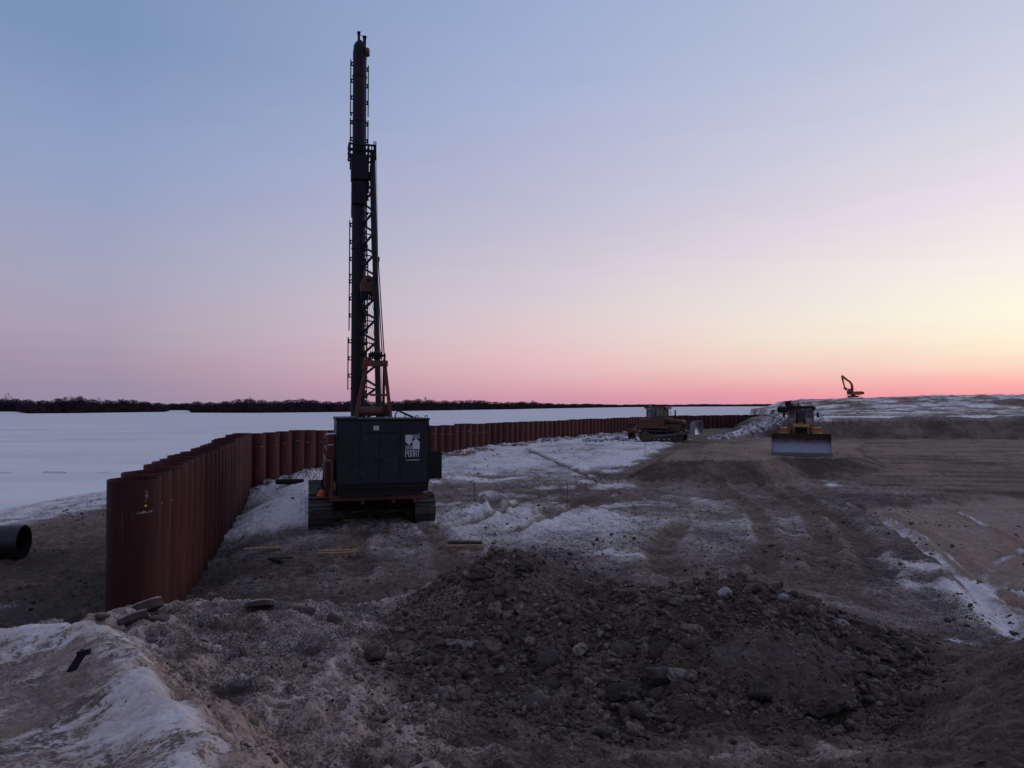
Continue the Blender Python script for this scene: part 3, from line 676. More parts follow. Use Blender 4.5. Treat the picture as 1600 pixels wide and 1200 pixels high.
# engine house: rear face at y=-4.2
eh = thing('x', None, None)
bpy.data.objects.remove(eh)
m = MB(); m.b2(-1.33, 1.64, -4.14, -1.6, 1.64, 3.72)
house = m.build('engine_house', M['box'], rig, bevel=.02)
m = MB(); m.prism([(-1.30, 1.63), (1.63, 1.63), (1.60, 1.42), (1.25, 1.30), (-1.22, 1.26), (-1.30, 1.4)], 'y', -4.16, -3.0)
for z in (1.47, 1.55): m.b2(-1.2, 1.5, -4.185, -4.162, z - .012, z + .012)
m.build('counterweight', M['boxdark'], rig, bevel=.015)
m = MB(); m.b2(-1.37, 1.66, -4.18, -1.55, 3.722, 3.78); m.b2(-1.36, -.66, -4.17, -1.7, 3.782, 3.815); m.build('house_roof', M['box'], house, bevel=.01)
# rear panels: (x0, x1, z0, z1) each a proud door leaf with a dark gap round it
for x0, x1, z0, z1, nm in ((-1.31, -.69, 1.70, 2.2, 'side_panel'), (-1.31, -.69, 2.22, 3.68, 'side_panel'), (-.60, .0, 1.70, 3.28, 'door'), (.02, .62, 1.70, 3.28, 'door'), (-.60, .62, 3.31, 3.68, 'top_panel'),
                           (.70, 1.60, 1.70, 2.34, 'lower_hatch'), (.70, 1.60, 2.38, 3.68, 'corner_panel')):
    d_ = MB(); d_.b2(x0 + .008, x1 - .008, -4.168, -4.1415, z0 + .008, z1 - .008)
    p_ = d_.build(nm, M['box'], house, bevel=.006)
    if nm == 'door':
        h_ = MB(); hx = x1 - .09 if x0 < -.3 else x0 + .09
        h_.b2(hx - .015, hx + .015, -4.20, -4.170, 2.35, 2.50); h_.build('handle', M['black'], p_)
    if nm in ('door', 'lower_hatch'):
        h_ = MB(); hx = x0 + .03 if x0 < -.3 else x1 - .03
        for z in (z0 + .15, z1 - .15): h_.cyl((hx, -4.185, z - .05), (hx, -4.185, z + .05), .014, n=8)
        h_.build('hinge', M['black'], p_)
    if nm == 'side_panel' and z0 > 2:
        h_ = MB()
        for k in range(16): h_.box(((x0 + .035), -4.172, 2.3 + k * .084), (.03, .01, .05))
        h_.build('rivet', M['boxdark'], p_)
m = MB(); m.box((.24, -4.176, 2.42), (.05, .012, .03)); m.build('red_reflector', surf('red_reflector', (.4, .03, .02)), house)
# left flank louvres and right open flap
m = MB()
for k in range(26): m.box((-1.337, -3.9, 1.75 + k * .072), (.02, .34, .028))
m.build('louvre', M['boxdark'], house)
m = MB(); m.b2(1.66, 2.06, -4.17, -4.13, 1.78, 2.69); m.b2(1.645, 1.70, -4.12, -3.6, 1.80, 2.67); m.build('open_flap', M['black'], rig, bevel=.008)
m = MB(); m.b2(1.60, 1.655, -4.16, -3.2, 1.72, 3.55); m.build('edge_trim', M['boxdark'], house)
# sticker
m = MB(); m.b2(-.175, -.005, -4.1725, -4.1685, 3.40, 3.54); st = m.build('sticker', M['white'], house)
m = MB(); m.prism([(-.13, 3.485), (-.09, 3.515), (-.05, 3.485), (-.06, 3.475), (-.09, 3.495), (-.12, 3.475)], 'y', -4.1745, -4.1730); m.b2(-.13, -.05, -4.1745, -4.173, 3.455, 3.464); m.b2(-.11, -.07, -4.1745, -4.173, 3.437, 3.444); m.build('sticker_print', M['black'], st)
# emblem: two house-shaped blocks with stripes, the word below
lx0, lx1, lz1 = .85, 1.32, 3.235; hw = (lx1 - lx0) / 2; m = MB(); y0, y1 = -4.1735, -4.1695
m.prism([(lx0, lz1), (lx0 + hw - .01, lz1), (lx0 + hw - .01, lz1 - .215), (lx0 + hw / 2, lz1 - .335), (lx0, lz1 - .215)], 'y', y0, y1)
m.prism([(lx0 + hw, lz1 - .46), (lx1, lz1 - .46), (lx1, lz1 - .23), (lx0 + hw * 1.5, lz1 - .115), (lx0 + hw, lz1 - .23)], 'y', y0, y1)
for k in range(3):
    m.b2(lx0 + hw, lx1 - .005, y0, y1, lz1 - .018 - k * .045, lz1 - k * .045)
    m.b2(lx0, lx0 + hw - .012, y0, y1, lz1 - .46 + k * .045, lz1 - .442 + k * .045)
m.b2(lx1 - .03, lx1 - .005, y0, y1, lz1 + .03, lz1 + .06)
m.build('emblem', M['white'], house)
m = MB(); zb, zt = 2.515, 2.745; tk = .020
def vb(x, a=zb, b=zt): m.b2(x, x + tk, y0, y1, a, b)
def hb(xa, xb, z): m.b2(xa, xb, y0 - .0003, y1, z - tk / 2, z + tk / 2)
cw = .078; xs_ = [lx0 + i * .0975 for i in range(5)]
x = xs_[0]; vb(x); vb(x + cw - tk, zt - .12, zt - .02); hb(x, x + cw - .01, zt - tk / 2); hb(x, x + cw - .01, zt - .12)      # Р
x = xs_[1]; vb(x, zb + .02, zt - .02); vb(x + cw - tk, zb + .02, zt - .02); hb(x + .01, x + cw - .01, zt - tk / 2); hb(x + .01, x + cw - .01, zb + tk / 2)  # О
x = xs_[2]; vb(x); vb(x + cw - tk); hb(x, x + cw, zt - tk / 2)                                                                 # П
x = xs_[3]; vb(x, zb, zt - .02); vb(x + cw - tk, zb, zt - .02); hb(x + .01, x + cw - .01, zt - tk / 2); hb(x, x + cw, zb + .10)  # А
x = xs_[4]; vb(x + cw / 2 - tk / 2); hb(x, x + cw, zt - tk / 2)                                                                # Т
m.build('lettering', M['white'], house)
m = MB()
q = lx0 + .02; random.seed(8)
while q < lx1 - .02:
    wd = random.uniform(.012, .03); m.b2(q, q + wd, y0, y1, 2.40, 2.40 + random.choice((.022, .028))); q += wd + .007
m.build('small_lettering', M['white'], house)
# lifting eyes, roof hose
for x in (1.24, 1.55):
    m = MB(); m.tube([(x - .04, -4.05, 3.78), (x - .04, -4.05, 3.86), (x + .04, -4.05, 3.86), (x + .04, -4.05, 3.78)], .013); m.build('lifting_eye', M['boxdark'], house)
m = MB(); m.tube([(.62, -3.2, 3.78), (.66, -3.2, 3.95), (.76, -3.2, 4.02), (.95, -3.3, 3.93), (1.15, -3.4, 3.84), (1.25, -3.5, 3.79)], .022)
m.tube([(.76, -3.25, 4.0), (1.02, -3.3, 3.88), (1.2, -3.4, 3.80)], .03); m.tube([(.95, -3.3, 3.9), (.95, -3.3, 3.78)], .018); m.build('roof_hose', M['rubber'], house)
# left side: operator deck, tank, handrail in orange
m = MB(); m.b2(-1.50, -1.42, -4.0, -1.2, 1.402, 2.45); m.b2(-1.60, -1.35, -3.6, -3.0, 2.452, 3.25); m.b2(-1.66, -1.503, -3.2, .6, 1.45, 2.35); m.build('side_tank', M['orange'], rig, bevel=.015)
m = MB(); m.box((-1.505, -3.62, 2.92), (.16, .02, .04)); m.b2(-1.61, -1.34, -3.62, -2.98, 3.252, 3.28); m.build('tank_trim', M['white'], rig)
m = MB(); m.tube([(-1.62, -3.6, 1.5), (-1.62, -3.6, 2.75), (-1.62, -1.0, 2.75), (-1.62, -1.0, 1.5)], .02); m.build('handrail', M['orange'], rig)
m = MB(); m.b2(-1.55, -.55, 1.0, 2.5, 1.32, 3.05); cab_ = m.build('cab', M['orange'], rig, bevel=.03)
m = MB(); m.b2(-1.565, -1.552, 1.15, 2.35, 2.0, 2.9); m.b2(-1.4, -.7, 2.502, 2.515, 1.7, 2.9); m.build('cab_window', M['glass'], cab_)
# gantry (A-frame)
m = MB()
m.bar((-.16, -1.2, 5.84), (-.56, -1.2, 3.74), .12); m.bar((.46, -1.2, 5.84), (.70, -1.2, 3.74), .12)
m.bar((-.16, -1.15, 5.84), (-.5, 1.6, 1.3), .1); m.bar((.46, -1.15, 5.84), (.68, 1.6, 1.3), .1)
m.b2(-.28, .58, -1.29, -1.11, 5.62, 5.84); m.b2(-.05, .60, -1.25, -1.15, 4.54, 4.62)
m.b2(-.34, -.14, -1.27, -1.13, 5.5, 5.72)
m.build('gantry', M['orange'], rig, bevel=.01)
m = MB(); m.cyl((-.44, -1.0, 3.98), (.40, -1.0, 3.98), .17, n=18); m.cyl((-.46, -1.0, 3.98), (-.43, -1.0, 3.98), .22, n=18); m.cyl((.39, -1.0, 3.98), (.42, -1.0, 3.98), .22, n=18)
m.build('winch_drum', M['rustblock'], rig)
m = MB(); m.b2(-.3, -.2, -1.1, -.9, 3.7, 3.85); m.b2(.2, .3, -1.1, -.9, 3.7, 3.85); m.b2(.42, .62, -1.25, -.95, 3.78, 4.05); m.build('winch_mount', M['boxdark'], rig)
m = MB()
for k in range(7): m.cyl((-.06 + k * .065, -1.2, 6.02), (-.02 + k * .065, -1.2, 6.02), .15, n=20)
m.cyl((-.12, -1.2, 6.02), (.50, -1.2, 6.02), .05, n=10); m.b2(.44, .50, -1.26, -1.14, 5.84, 6.1); m.b2(-.12, -.07, -1.26, -1.14, 5.84, 6.1)
m.build('sheave_block', M['black'], rig)
# mast tube and its fittings
MX, MY = -.15, 4.0
mast = MB(); mast.cyl((MX, MY, .35), (MX, MY, 19.55), .295, n=26)
mast = mast.build('mast_tube', M['mast'], rig)
for z in (4.9, 6.9, 9.0, 11.0, 12.9, 14.6, 16.6, 18.6):
    m = MB(); m.cyl((MX, MY, z), (MX, MY, z + .05), .32, n=26); m.build('flange', M['mast'], mast)
m = MB(); m.cyl((MX, MY, .05), (MX, MY, .42), .42, .3, n=20); m.build('mast_foot', M['boxdark'], mast)
m = MB(); m.cyl((MX, MY, 19.40), (MX, MY, 19.72), .30, n=22); m.cyl((MX, MY, 19.72), (MX, MY, 20.0), .285, .27, n=22); m.cyl((MX, MY, 20.0), (MX, MY, 20.16), .27, .18, n=22); m.cyl((MX, MY, 20.16), (MX, MY, 20.26), .18, .08, n=22)
m.build('mast_cap', M['mast'], mast)
m = MB(); m.b2(MX - .10, MX, MY - .08, MY + .08, 20.05, 20.62); m.b2(MX + .14, MX + .26, MY - .08, MY + .08, 19.9, 20.46); m.b2(MX - .12, MX + .02, MY - .1, MY + .1, 20.56, 20.62); m.b2(MX + .12, MX + .28, MY - .1, MY + .1, 20.40, 20.46)
m.tube([(MX, MY, 20.5), (MX + .08, MY, 20.47), (MX + .16, MY, 20.45)], .012); m.build('sheave_lug', M['black'], mast)
m = MB(); m.cyl((MX + .26, MY - .1, 19.72), (MX + .40, MY - .13, 19.72), .21, .17, n=20); m.b2(MX + .2, MX + .3, MY - .05, MY + .05, 19.6, 19.85); m.build('beacon', M['rustblock'], mast)
def zpx(py): return EYE + (632.5 - py) / 36.0
# hydraulic guide rails in sections on stand-off brackets
def rail(side, off, secs, step=.745):
    for a, b in secs:
        za_, zb_ = zpx(b), zpx(a); m_ = MB(); xx = MX + side * off
        m_.bar((xx, MY, za_), (xx, MY, zb_), .045, .07)
        z = zb_ - .12
        while z > za_ + .02:
            for e in (0, -.13):
                if z + e > za_: m_.box((MX + side * (off + .25) / 2, MY, z + e), (off - .25 + .06, .06, .045))
            m_.box((MX + side * (off - .02), MY, z - .065), (.07, .08, .16))
            z -= step
        m_.build('guide_rail', M['mast'], mast)
rail(-1, .385, ((87, 174), (180, 262), (343, 430), (432, 516))); rail(-1, .42, ((526, 609),))
rail(1, .37, ((93, 175), (181, 232), (525, 600), (606, 645))); rail(1, .33, ((300, 400),)); rail(1, .40, ((240, 298), (402, 520))); rail(-1, .31, ((268, 338),))
# cap frame at 2/3 height
m = MB()
for z in (15.5, 15.27, 15.02):
    m.b2(MX - .47, MX + .70, MY - .42, MY - .36, z - .04, z + .04); m.b2(MX - .47, MX + .70, MY + .36, MY + .42, z - .04, z + .04)
    for x in (MX - .45, MX + .38, MX + .66): m.b2(x - .035, x + .035, MY - .36, MY + .36, z - .035, z + .035)
for x in (MX - .46, MX + .38, MX + .5, MX + .6, MX + .68): m.b2(x - .022, x + .022, MY - .45, MY - .39, 14.85, 15.68 - .25 * (x < MX + .6))
m.build('head_frame', M['black'], mast)
m = MB(); m.b2(MX - .36, MX + .34, MY - .5, MY + .1, 13.95, 15.0); m.b2(MX - .33, MX + .26, MY - .45, MY + .1, 12.9, 13.9); m.b2(MX + .34, MX + .6, MY - .4, MY - .1, 14.0, 14.35); m.b2(MX + .26, MX + .42, MY - .4, MY - .1, 13.55, 13.9)
m.build('hammer_casing', M['black'], mast, bevel=.04)
# rear leader: pipe leaning back to the deck, braced to the mast
A = Vector((MX + .565, MY - .15, 15.3)); B = Vector((.56, 1.35, 1.9))
m = MB(); m.cyl(A, B, .118, n=14); m.cyl(A.lerp(B, .05) + Vector((-.02, 0, 0)), A.lerp(B, .35) + Vector((-.02, 0, 0)), .125, n=14); back = m.build('backstay', M['mast'], rig)
m = MB(); k = 24
for i in range(k):
    t = .1 + .85 * i / k; t2 = .1 + .85 * (i + 1) / k
    p = A.lerp(B, t); p2 = A.lerp(B, t2)
    c0 = Vector((MX + .15, MY - .2, p.z)); c1 = Vector((MX + .15, MY - .2, p2.z))
    if i % 2: m.bar(p, c1, .075)
    else: m.bar(c0, p2, .075)
    if i % 2: m.bar(c0 + Vector((0, 0, .1)), p + Vector((0, 0, -.12)), .05)
    if i % 3 == 0:
        m.box(c0 + Vector((.18, 0, 0)), (.12, .05, .1))
m.build('lattice_brace', M['mast'], rig)
m = MB()   # extra fittings clinging to the mast, hoses
random.seed(12)
for i in range(60):
    z = random.uniform(4.0, 14.2); m.box((MX + random.uniform(.24, .36), MY - random.uniform(.1, .3), z), (random.uniform(.05, .14), .08, random.uniform(.04, .14)))
for x0_ in (.30, .335):
    pts = [(MX + x0_ + .03 * math.sin(z * 1.3 + x0_ * 40), MY - .25, z) for z in np.arange(3.2, 13.8, .5)]; m.tube(pts, .014, 5)
m.build('hose_run', M['rubber'], mast)
m = MB(); m.prism([(-.02 - .1, 9.0), (.58 - .1, 9.0), (.60 - .1, 9.35), (.50 - .1, 9.62), (.30 - .1, 9.72), (.08 - .1, 9.62), (-.04 - .1, 9.35)], 'y', 2.95, 3.3); hb_ = m.build('hook_block', M['rustblock'], rig, bevel=.02)
m = MB(); m.cyl((.2, 2.93, 9.5), (.2, 2.95, 9.5), .075, n=14)
for kx in range(7): m.b2(-.02 - .08 + kx * .085, .03 - .08 + kx * .085, 2.93, 3.32, 8.68, 9.01)
m.build('sheave_pack', M['black'], hb_)
m = MB()
for kx in range(6): m.cyl((-.06 + kx * .08, 3.1, 8.7), (.0 + kx * .07, -1.15, 6.05), .010, n=5)
for dx in (-.02, .05): m.cyl((.62 + dx, 3.7, 10.55), (.40 + dx, -1.18, 6.1), .022, n=6)
m.cyl((.56, 3.7, 15.3), (.66, 3.7, 10.4), .010, n=5)
for kx, xx in enumerate((.12, .3, .36, .42)): m.cyl((xx, -1.2, 5.95), (xx * .8 + .1, -1.0, 4.1), .010, n=5)
m.build('wire_rope', M['black'], rig)
m = MB(); m.b2(.54, .72, 3.6, 3.8, 10.45, 10.65); m.build('pendant_anchor', M['black'], rig)
m = MB(); m.bar((-.35, 2.5, 1.3), (MX - .05, MY - .2, 3.6), .16); m.bar((.35, 2.5, 1.3), (MX + .05, MY - .2, 3.6), .16); m.b2(MX - .35, MX + .35, MY - .6, MY - .2, 1.3, 1.7); m.b2(-.5, .5, 2.4, MY - .5, 1.2, 1.45); m.build('mast_support', M['boxdark'], rig)

# ------------------------------------------------------------------ bulldozers
def bulldozer(label, loc, rz, paint_m, cab_m, BM, ripper=False, blade_z=.05, rust_roof=False):
    t = thing('bulldozer', label, 'bulldozer', loc, rz)
    for s_ in (-1, 1):
        track(t, s_ * .98, -.15, .52, 3.7, 1.02, n=38)
    m = MB(); m.b2(-.68, .68, -1.9, .0, .5, 1.15); m.b2(-.5, .5, .0, 1.62, .55, 1.05); m.build('chassis', M['boxdark'], t, bevel=.03)
    m = MB(); m.prism([(-.05, 1.05), (1.66, 1.05), (1.66, 1.78), (1.5, 1.88), (-.05, 2.0)], 'x', -.46, .46); hood = m.build('hood', paint_m, t, bevel=.03)
    m = MB(); m.b2(-.36, .36, 1.662, 1.70, 1.08, 1.72)
    for k in range(7): m.b2(-.34, .34, 1.70, 1.712, 1.12 + k * .085, 1.14 + k * .085)
    m.build('radiator_grille', M['black'], hood)
    m = MB(); m.b2(-.465, -.45 - .02, .1, 1.4, 1.2, 1.7); m.b2(.465, .48, .1, 1.4, 1.2, 1.7); m.build('engine_side', M['boxdark'], hood)
    m = MB(); m.cyl((.22, .9, 1.9), (.22, .9, 2.72), .06, n=12); m.cyl((.22, .9, 1.95), (.22, .9, 2.3), .09, n=12); m.build('exhaust_stack', M['black'], t)
    m = MB(); m.cyl((-.2, 1.2, 1.88), (-.2, 1.2, 2.1), .07, n=12); m.cyl((-.2, 1.2, 2.1), (-.2, 1.2, 2.18), .11, n=12); m.build('air_cleaner', M['black'], t)
    for s_ in (-1, 1):   # fenders / tanks
        m = MB(); m.prism([(-1.85, 1.16), (.55, 1.16), (.55, 1.30), (-.2, 1.34), (-.35, 1.62), (-1.85, 1.62)], 'x', s_ * .70, s_ * 1.24); m.build('fender', paint_m, t, bevel=.02)
        m = MB(); m.b2(*sorted((s_ * .47, s_ * .68)), .1, 1.5, 1.06, 1.5); m.build('side_cover', paint_m, t, bevel=.02)
    m = MB(); m.b2(-.72, .72, -2.1, -1.45, 1.2, 1.95); m.build('fuel_tank', paint_m, t, bevel=.05)
    # cab
    m = MB(); m.b2(-.78, .78, -1.45, .08, 1.3, 1.95)
    for sx in (-1, 1):
        for sy in (-1.42, -.62, .05): m.b2(*sorted((sx * .69, sx * .78)), sy - .045, sy + .045, 1.952, 2.84)
    for sx in (-.33, .33): m.b2(sx - .035, sx + .035, .0, .08, 1.952, 2.84)
    cab = m.build('cab', cab_m, t, bevel=.012)
    m = MB(); m.b2(-.88, .88, -1.62, .32, 2.842, 2.98); m.b2(-.8, .8, -1.5, .2, 2.982, 3.03); m.build('cab_roof', M['rustblock'] if rust_roof else M['black'], cab, bevel=.02)
    for nm_, q in (('windscreen', (-.295, .295, .025, .04, 1.97, 2.83)), ('front_pane', (-.685, -.37, .03, .045, 1.97, 2.83)), ('front_pane', (.37, .685, .03, .045, 1.97, 2.83)),
                   ('side_pane', (-.74, -.73, -1.37, -.67, 2.0, 2.83)), ('side_pane', (.73, .74, -1.37, -.67, 2.0, 2.83)), ('side_pane', (-.74, -.73, -.57, .0, 1.97, 2.83)), ('side_pane', (.73, .74, -.57, .0, 1.97, 2.83)), ('rear_pane', (-.68, .68, -1.43, -1.42, 2.2, 2.8))):
        m = MB(); m.b2(*q); m.build(nm_, GLS, cab)
    m = MB(); m.b2(-.25, .25, -.95, -.45, 1.96, 2.1); m.b2(-.25, .25, -1.02, -.9, 2.1, 2.6); m.build('seat', M['black'], cab, bevel=.04)
    m = MB()
    for sx in (-1, 1):
        m.cyl((sx * .8, .2, 2.84), (sx * .8, .28, 2.84), .08, n=10); m.tube([(sx * .78, .05, 2.5), (sx * 1.0, .2, 2.6), (sx * 1.0, .2, 2.35)], .015)
        m.b2(*sorted((sx * .93, sx * 1.07)), .19, .21, 2.3, 2.62)
    m.build('mirror_bracket', M['black'], cab)
    for sx in (-.28, .28):
        m = MB(); m.cyl((sx, -1.35, 3.03), (sx, -1.28, 3.03), .06, n=10); m.build('work_lamp', M['white'], cab)
    for sx in (-.56, .56):
        m = MB(); m.b2(sx - .07, sx + .07, 1.50, 1.60, 1.55, 1.72); m.build('headlamp', M['paleglass'], hood)
    # blade: curved mouldboard
    prof = []; n = 12; hb_h = 1.32
    for i in range(n + 1):
        a = i / n; z = blade_z + .16 + (hb_h - .16) * a; y = 2.72 - .20 * math.sin(math.pi * (a * .86 + .07)) - .02 + .16 * max(0, a - .55)
        prof.append((y, z))
    back_ = [(y - .05, z) for y, z in prof][::-1]
    m = MB(); hwid = 1.64
    vs = []
    for x in (-hwid, hwid): vs += [(x, y, z) for y, z in prof + back_]
    k = len(prof) * 2
    fs = [tuple(range(k))[::-1], tuple(range(k, 2 * k))] + [(i, (i + 1) % k, k + (i + 1) % k, k + i) for i in range(k)]
    m.v += vs; m.f += fs; m.sm += [False, False] + [True] * k
    bl = m.build('blade', BM, t)
    es = bl.modifiers.new('s', 'EDGE_SPLIT'); es.split_angle = R(50)
    m = MB(); rot = Matrix.Rotation(R(-20), 3, 'X'); m.box((0, 2.70, blade_z + .075), (3.48, .035, .20), rot); m.build('cutting_edge', M['bladeedge'], bl)
    for s_ in (-1, 1):
        m = MB(); m.prism([(2.70, blade_z + .15), (2.84, blade_z + .2), (2.86, blade_z + .75), (2.80, blade_z + 1.28), (2.48, blade_z + 1.28), (2.42, blade_z + .7), (2.5, blade_z + .2)], 'x', s_ * 1.642, s_ * 1.675); m.build('end_plate', BM, bl)
        m = MB(); m.bar((s_ * 1.36, 2.5, blade_z + .35), (s_ * 1.36, -.5, .52), .2, .16); m.bar((s_ * 1.36, 2.45, blade_z + 1.1), (s_ * 1.36, 1.1, .5), .09); m.build('push_arm', M['arm'], t, bevel=.01)
        m = MB(); m.cyl((s_ * .55, 1.5, 1.65), (s_ * .62, 2.0, 1.15), .06, n=10); m.cyl((s_ * .62, 2.0, 1.15), (s_ * .68, 2.48, .75), .035, n=10); m.build('lift_cylinder', M['black'], t)
    m = MB(); m.b2(-1.6, 1.6, 2.40, 2.47, blade_z + .55, blade_z + .75); m.b2(-1.6, 1.6, 2.40, 2.47, blade_z + .2, blade_z + .32); m.build('blade_rib', BM, bl)
    if ripper:
        m = MB(); m.b2(-.9, .9, -3.15, -2.85, .75, 1.15); m.bar((-.5, -2.0, .7), (-.5, -3.0, .85), .16); m.bar((.5, -2.0, .7), (.5, -3.0, .85), .16); m.bar((-.5, -2.0, 1.45), (-.5, -2.95, 1.2), .12); m.bar((.5, -2.0, 1.45), (.5, -2.95, 1.2), .12)
        rp = m.build('ripper', paint_m, t, bevel=.02)
        for x in (-.75, 0, .75):
            m = MB(); m.prism([(-3.1, 1.5), (-2.9, 1.5), (-2.88, .3), (-2.7, .08), (-2.78, .02), (-3.08, .3)], 'x', x - .06, x + .06); m.build('ripper_tooth', M['boxdark'], rp)
    return t
def blade_mat(off=0.0, rgh=.42, mt=.55):
    m, t_, b = new_mat('worn_blade_steel'); n = t_.nodes; L = t_.links.new
    tcx = n.new('ShaderNodeTexCoord'); sp = n.new('ShaderNodeSeparateXYZ'); L(tcx.outputs['Object'], sp.inputs[0])
    a = n.new('ShaderNodeTexNoise'); a.inputs['Scale'].default_value = 2.2; a.inputs['Detail'].default_value = 5; L(tcx.outputs['Object'], a.inputs[0])
    ad = n.new('ShaderNodeMath'); ad.operation = 'MULTIPLY_ADD'; L(a.outputs[0], ad.inputs[0]); ad.inputs[1].default_value = .35; L(sp.outputs[2], ad.inputs[2])
    mr = n.new('ShaderNodeMapRange'); mr.inputs[1].default_value = .92 + off; mr.inputs[2].default_value = 1.22 + off; L(ad.outputs[0], mr.inputs[0])
    mx = n.new('ShaderNodeMix'); mx.data_type = 'RGBA'; mx.inputs[6].default_value = (.25, .28, .36, 1); mx.inputs[7].default_value = (.05, .034, .028, 1); L(mr.outputs[0], mx.inputs[0]); L(mx.outputs[2], b.inputs['Base Color'])
    m2 = n.new('ShaderNodeMapRange'); m2.inputs[3].default_value = rgh; m2.inputs[4].default_value = .8; L(mr.outputs[0], m2.inputs[0]); L(m2.outputs[0], b.inputs['Roughness'])
    m3 = n.new('ShaderNodeMapRange'); m3.inputs[3].default_value = mt; m3.inputs[4].default_value = .0; L(mr.outputs[0], m3.inputs[0]); L(m3.outputs[0], b.inputs['Metallic'])
    return m
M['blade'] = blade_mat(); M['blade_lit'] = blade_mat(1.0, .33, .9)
M['bladeedge'] = surf('bright_edge_steel', (.42, .43, .48), (.3, .3, .34), rough=.4, metal=.6, scale=6)
M['arm'] = surf('grey_arm_steel', (.09, .09, .10), (.06, .055, .055), rough=.6)
def glass_mat():
    m, t_, b = new_mat('cab_glass'); b.inputs['Base Color'].default_value = (.34, .38, .38, 1); b.inputs['Roughness'].default_value = .03
    b.inputs['Transmission Weight'].default_value = .85; b.inputs['IOR'].default_value = 1.15; return m
GLS = glass_mat()
bx_, by_ = W(1252, 714, 43.0)[:2]
fw = Vector((-.375, -.927)); c_ = Vector((bx_, by_)) - fw * 2.72
rd = bulldozer('yellow bulldozer facing the camera, its wide steel blade lowered on brown fill', (c_.x, c_.y, H(c_.x, c_.y) + .02), math.atan2(-fw.x, fw.y), M['yellow'], M['yellow'], M['blade'])
cx_, cy_ = W(1040, 690, 61.0)[:2]
ld = bulldozer('rusty orange bulldozer seen from the side, ripper behind, parked near the pile wall', (cx_, cy_, H(cx_, cy_) - .02), R(-116), M['oldyellow'], M['oldyellow'], M['blade_lit'], ripper=True, blade_z=.52, rust_roof=True)

# ------------------------------------------------------------------ excavators
def excavator(label, loc, rz, pm, boom, stick, bucket, ca=0.0):
    """local +X is forward; boom: list of (x,z); stick: (x,z) pair list; bucket centre"""
    t = thing('excavator', label, 'excavator', loc, rz)
    for s_ in (-1, 1):
        g = MB(); wid = .6
        for y, z, a in loop_pts(4.2, .9, 40):
            rot = Matrix.Rotation(-a, 3, 'Y'); g.box((y, s_ * 1.2, z + .03), (.30, wid, .05), rot)
        g.b2(-1.6, 1.6, s_ * 1.2 - .2, s_ * 1.2 + .2, .2, .7); g.build('track', M['track'], t)
    m = MB(); m.b2(-.8, .8, -1.0, 1.0, .4, .8); m.cyl((0, 0, .8), (0, 0, 1.02), .6, n=20); m.build('undercarriage', M['boxdark'], t)
    m = MB(); m.prism([(1.7, 1.03), (1.7, 1.25), (.3, 1.3), (.3, 2.0), (-2.5, 2.05), (-2.9, 1.85), (-2.95, 1.15), (-2.6, 1.03)], 'y', -1.3, 1.3); m.build('upper_body', pm, t, bevel=.06)
    m = MB(); m.prism([(-2.96, 1.12), (-3.15, 1.3), (-3.12, 1.8), (-2.9, 1.95)], 'y', -1.25, 1.25); m.build('counterweight', M['boxdark'], t)
    m = MB(); m.prism([(.35, 1.31), (1.72, 1.31), (1.78, 1.9), (1.45, 2.85), (.35, 2.85)], 'y', .35, 1.28); cb = m.build('cab', M['boxdark'], t, bevel=.05)
    m = MB(); m.prism([(.5, 1.9), (1.6, 1.9), (1.38, 2.7), (.5, 2.7)], 'y', 1.282, 1.30); m.prism([(.5, 1.9), (1.6, 1.9), (1.38, 2.7), (.5, 2.7)], 'y', .33, .348); m.build('cab_window', M['paleglass'], cb)
    def limb(nm, pts, w0, w1, dep, yy=0):
        m_ = MB(); n = len(pts)
        for i in range(n - 1):
            a, b = Vector((pts[i][0], yy, pts[i][1])), Vector((pts[i + 1][0], yy, pts[i + 1][1])); d = (b - a).normalized(); u = Vector((-d.z, 0, d.x))
            wa = w0 + (w1 - w0) * i / (n - 1); wb = w0 + (w1 - w0) * (i + 1) / (n - 1)
            P = []
            for q, wq in ((a, wa), (b, wb)):
                for su, sy in ((-1, -1), (1, -1), (1, 1), (-1, 1)): P.append(q + u * su * wq / 2 + Vector((0, sy * dep / 2, 0)))
            m_.add(P, [(3, 2, 1, 0), (4, 5, 6, 7), (0, 1, 5, 4), (1, 2, 6, 5), (2, 3, 7, 6), (3, 0, 4, 7)])
            m_.cyl(b - Vector((0, dep / 2, 0)), b + Vector((0, dep / 2, 0)), wb / 2, n=14)
        return m_.build(nm, pm, t)
    limb('boom', boom, .78, .55, .42); limb('stick', stick, .66, .4, .36)
    bcx, bcz = bucket; pr = []
    for i in range(9): a = R(ca - 30 + 200 * i / 8); pr.append((bcx + .62 * math.cos(a), bcz + .62 * math.sin(a)))
    m = MB(); m.prism(pr, 'y', -.6, .6)
    for k in range(5): m.box((pr[0][0], -.5 + k * .25, pr[0][1]), (.12, .08, .2))
    m.build('bucket', M['boxdark'], t, bevel=.03)
    k = len(boom) // 2
    m = MB(); m.cyl((.9, .3, 1.3), (boom[k][0], .3, boom[k][1]), .09, n=8); m.cyl((.9, -.3, 1.3), (boom[k][0], -.3, boom[k][1]), .09, n=8)
    m.cyl((boom[k][0] * .4 + boom[k + 1][0] * .6 + .1, 0, boom[k][1] * .4 + boom[k + 1][1] * .6 + .45), (stick[0][0] + .1, 0, stick[0][1] + .35), .08, n=8)
    m.build('hydraulic_cylinder', M['black'], t)
    return t
ex, ey = W(1333, 624, 222)[:2]
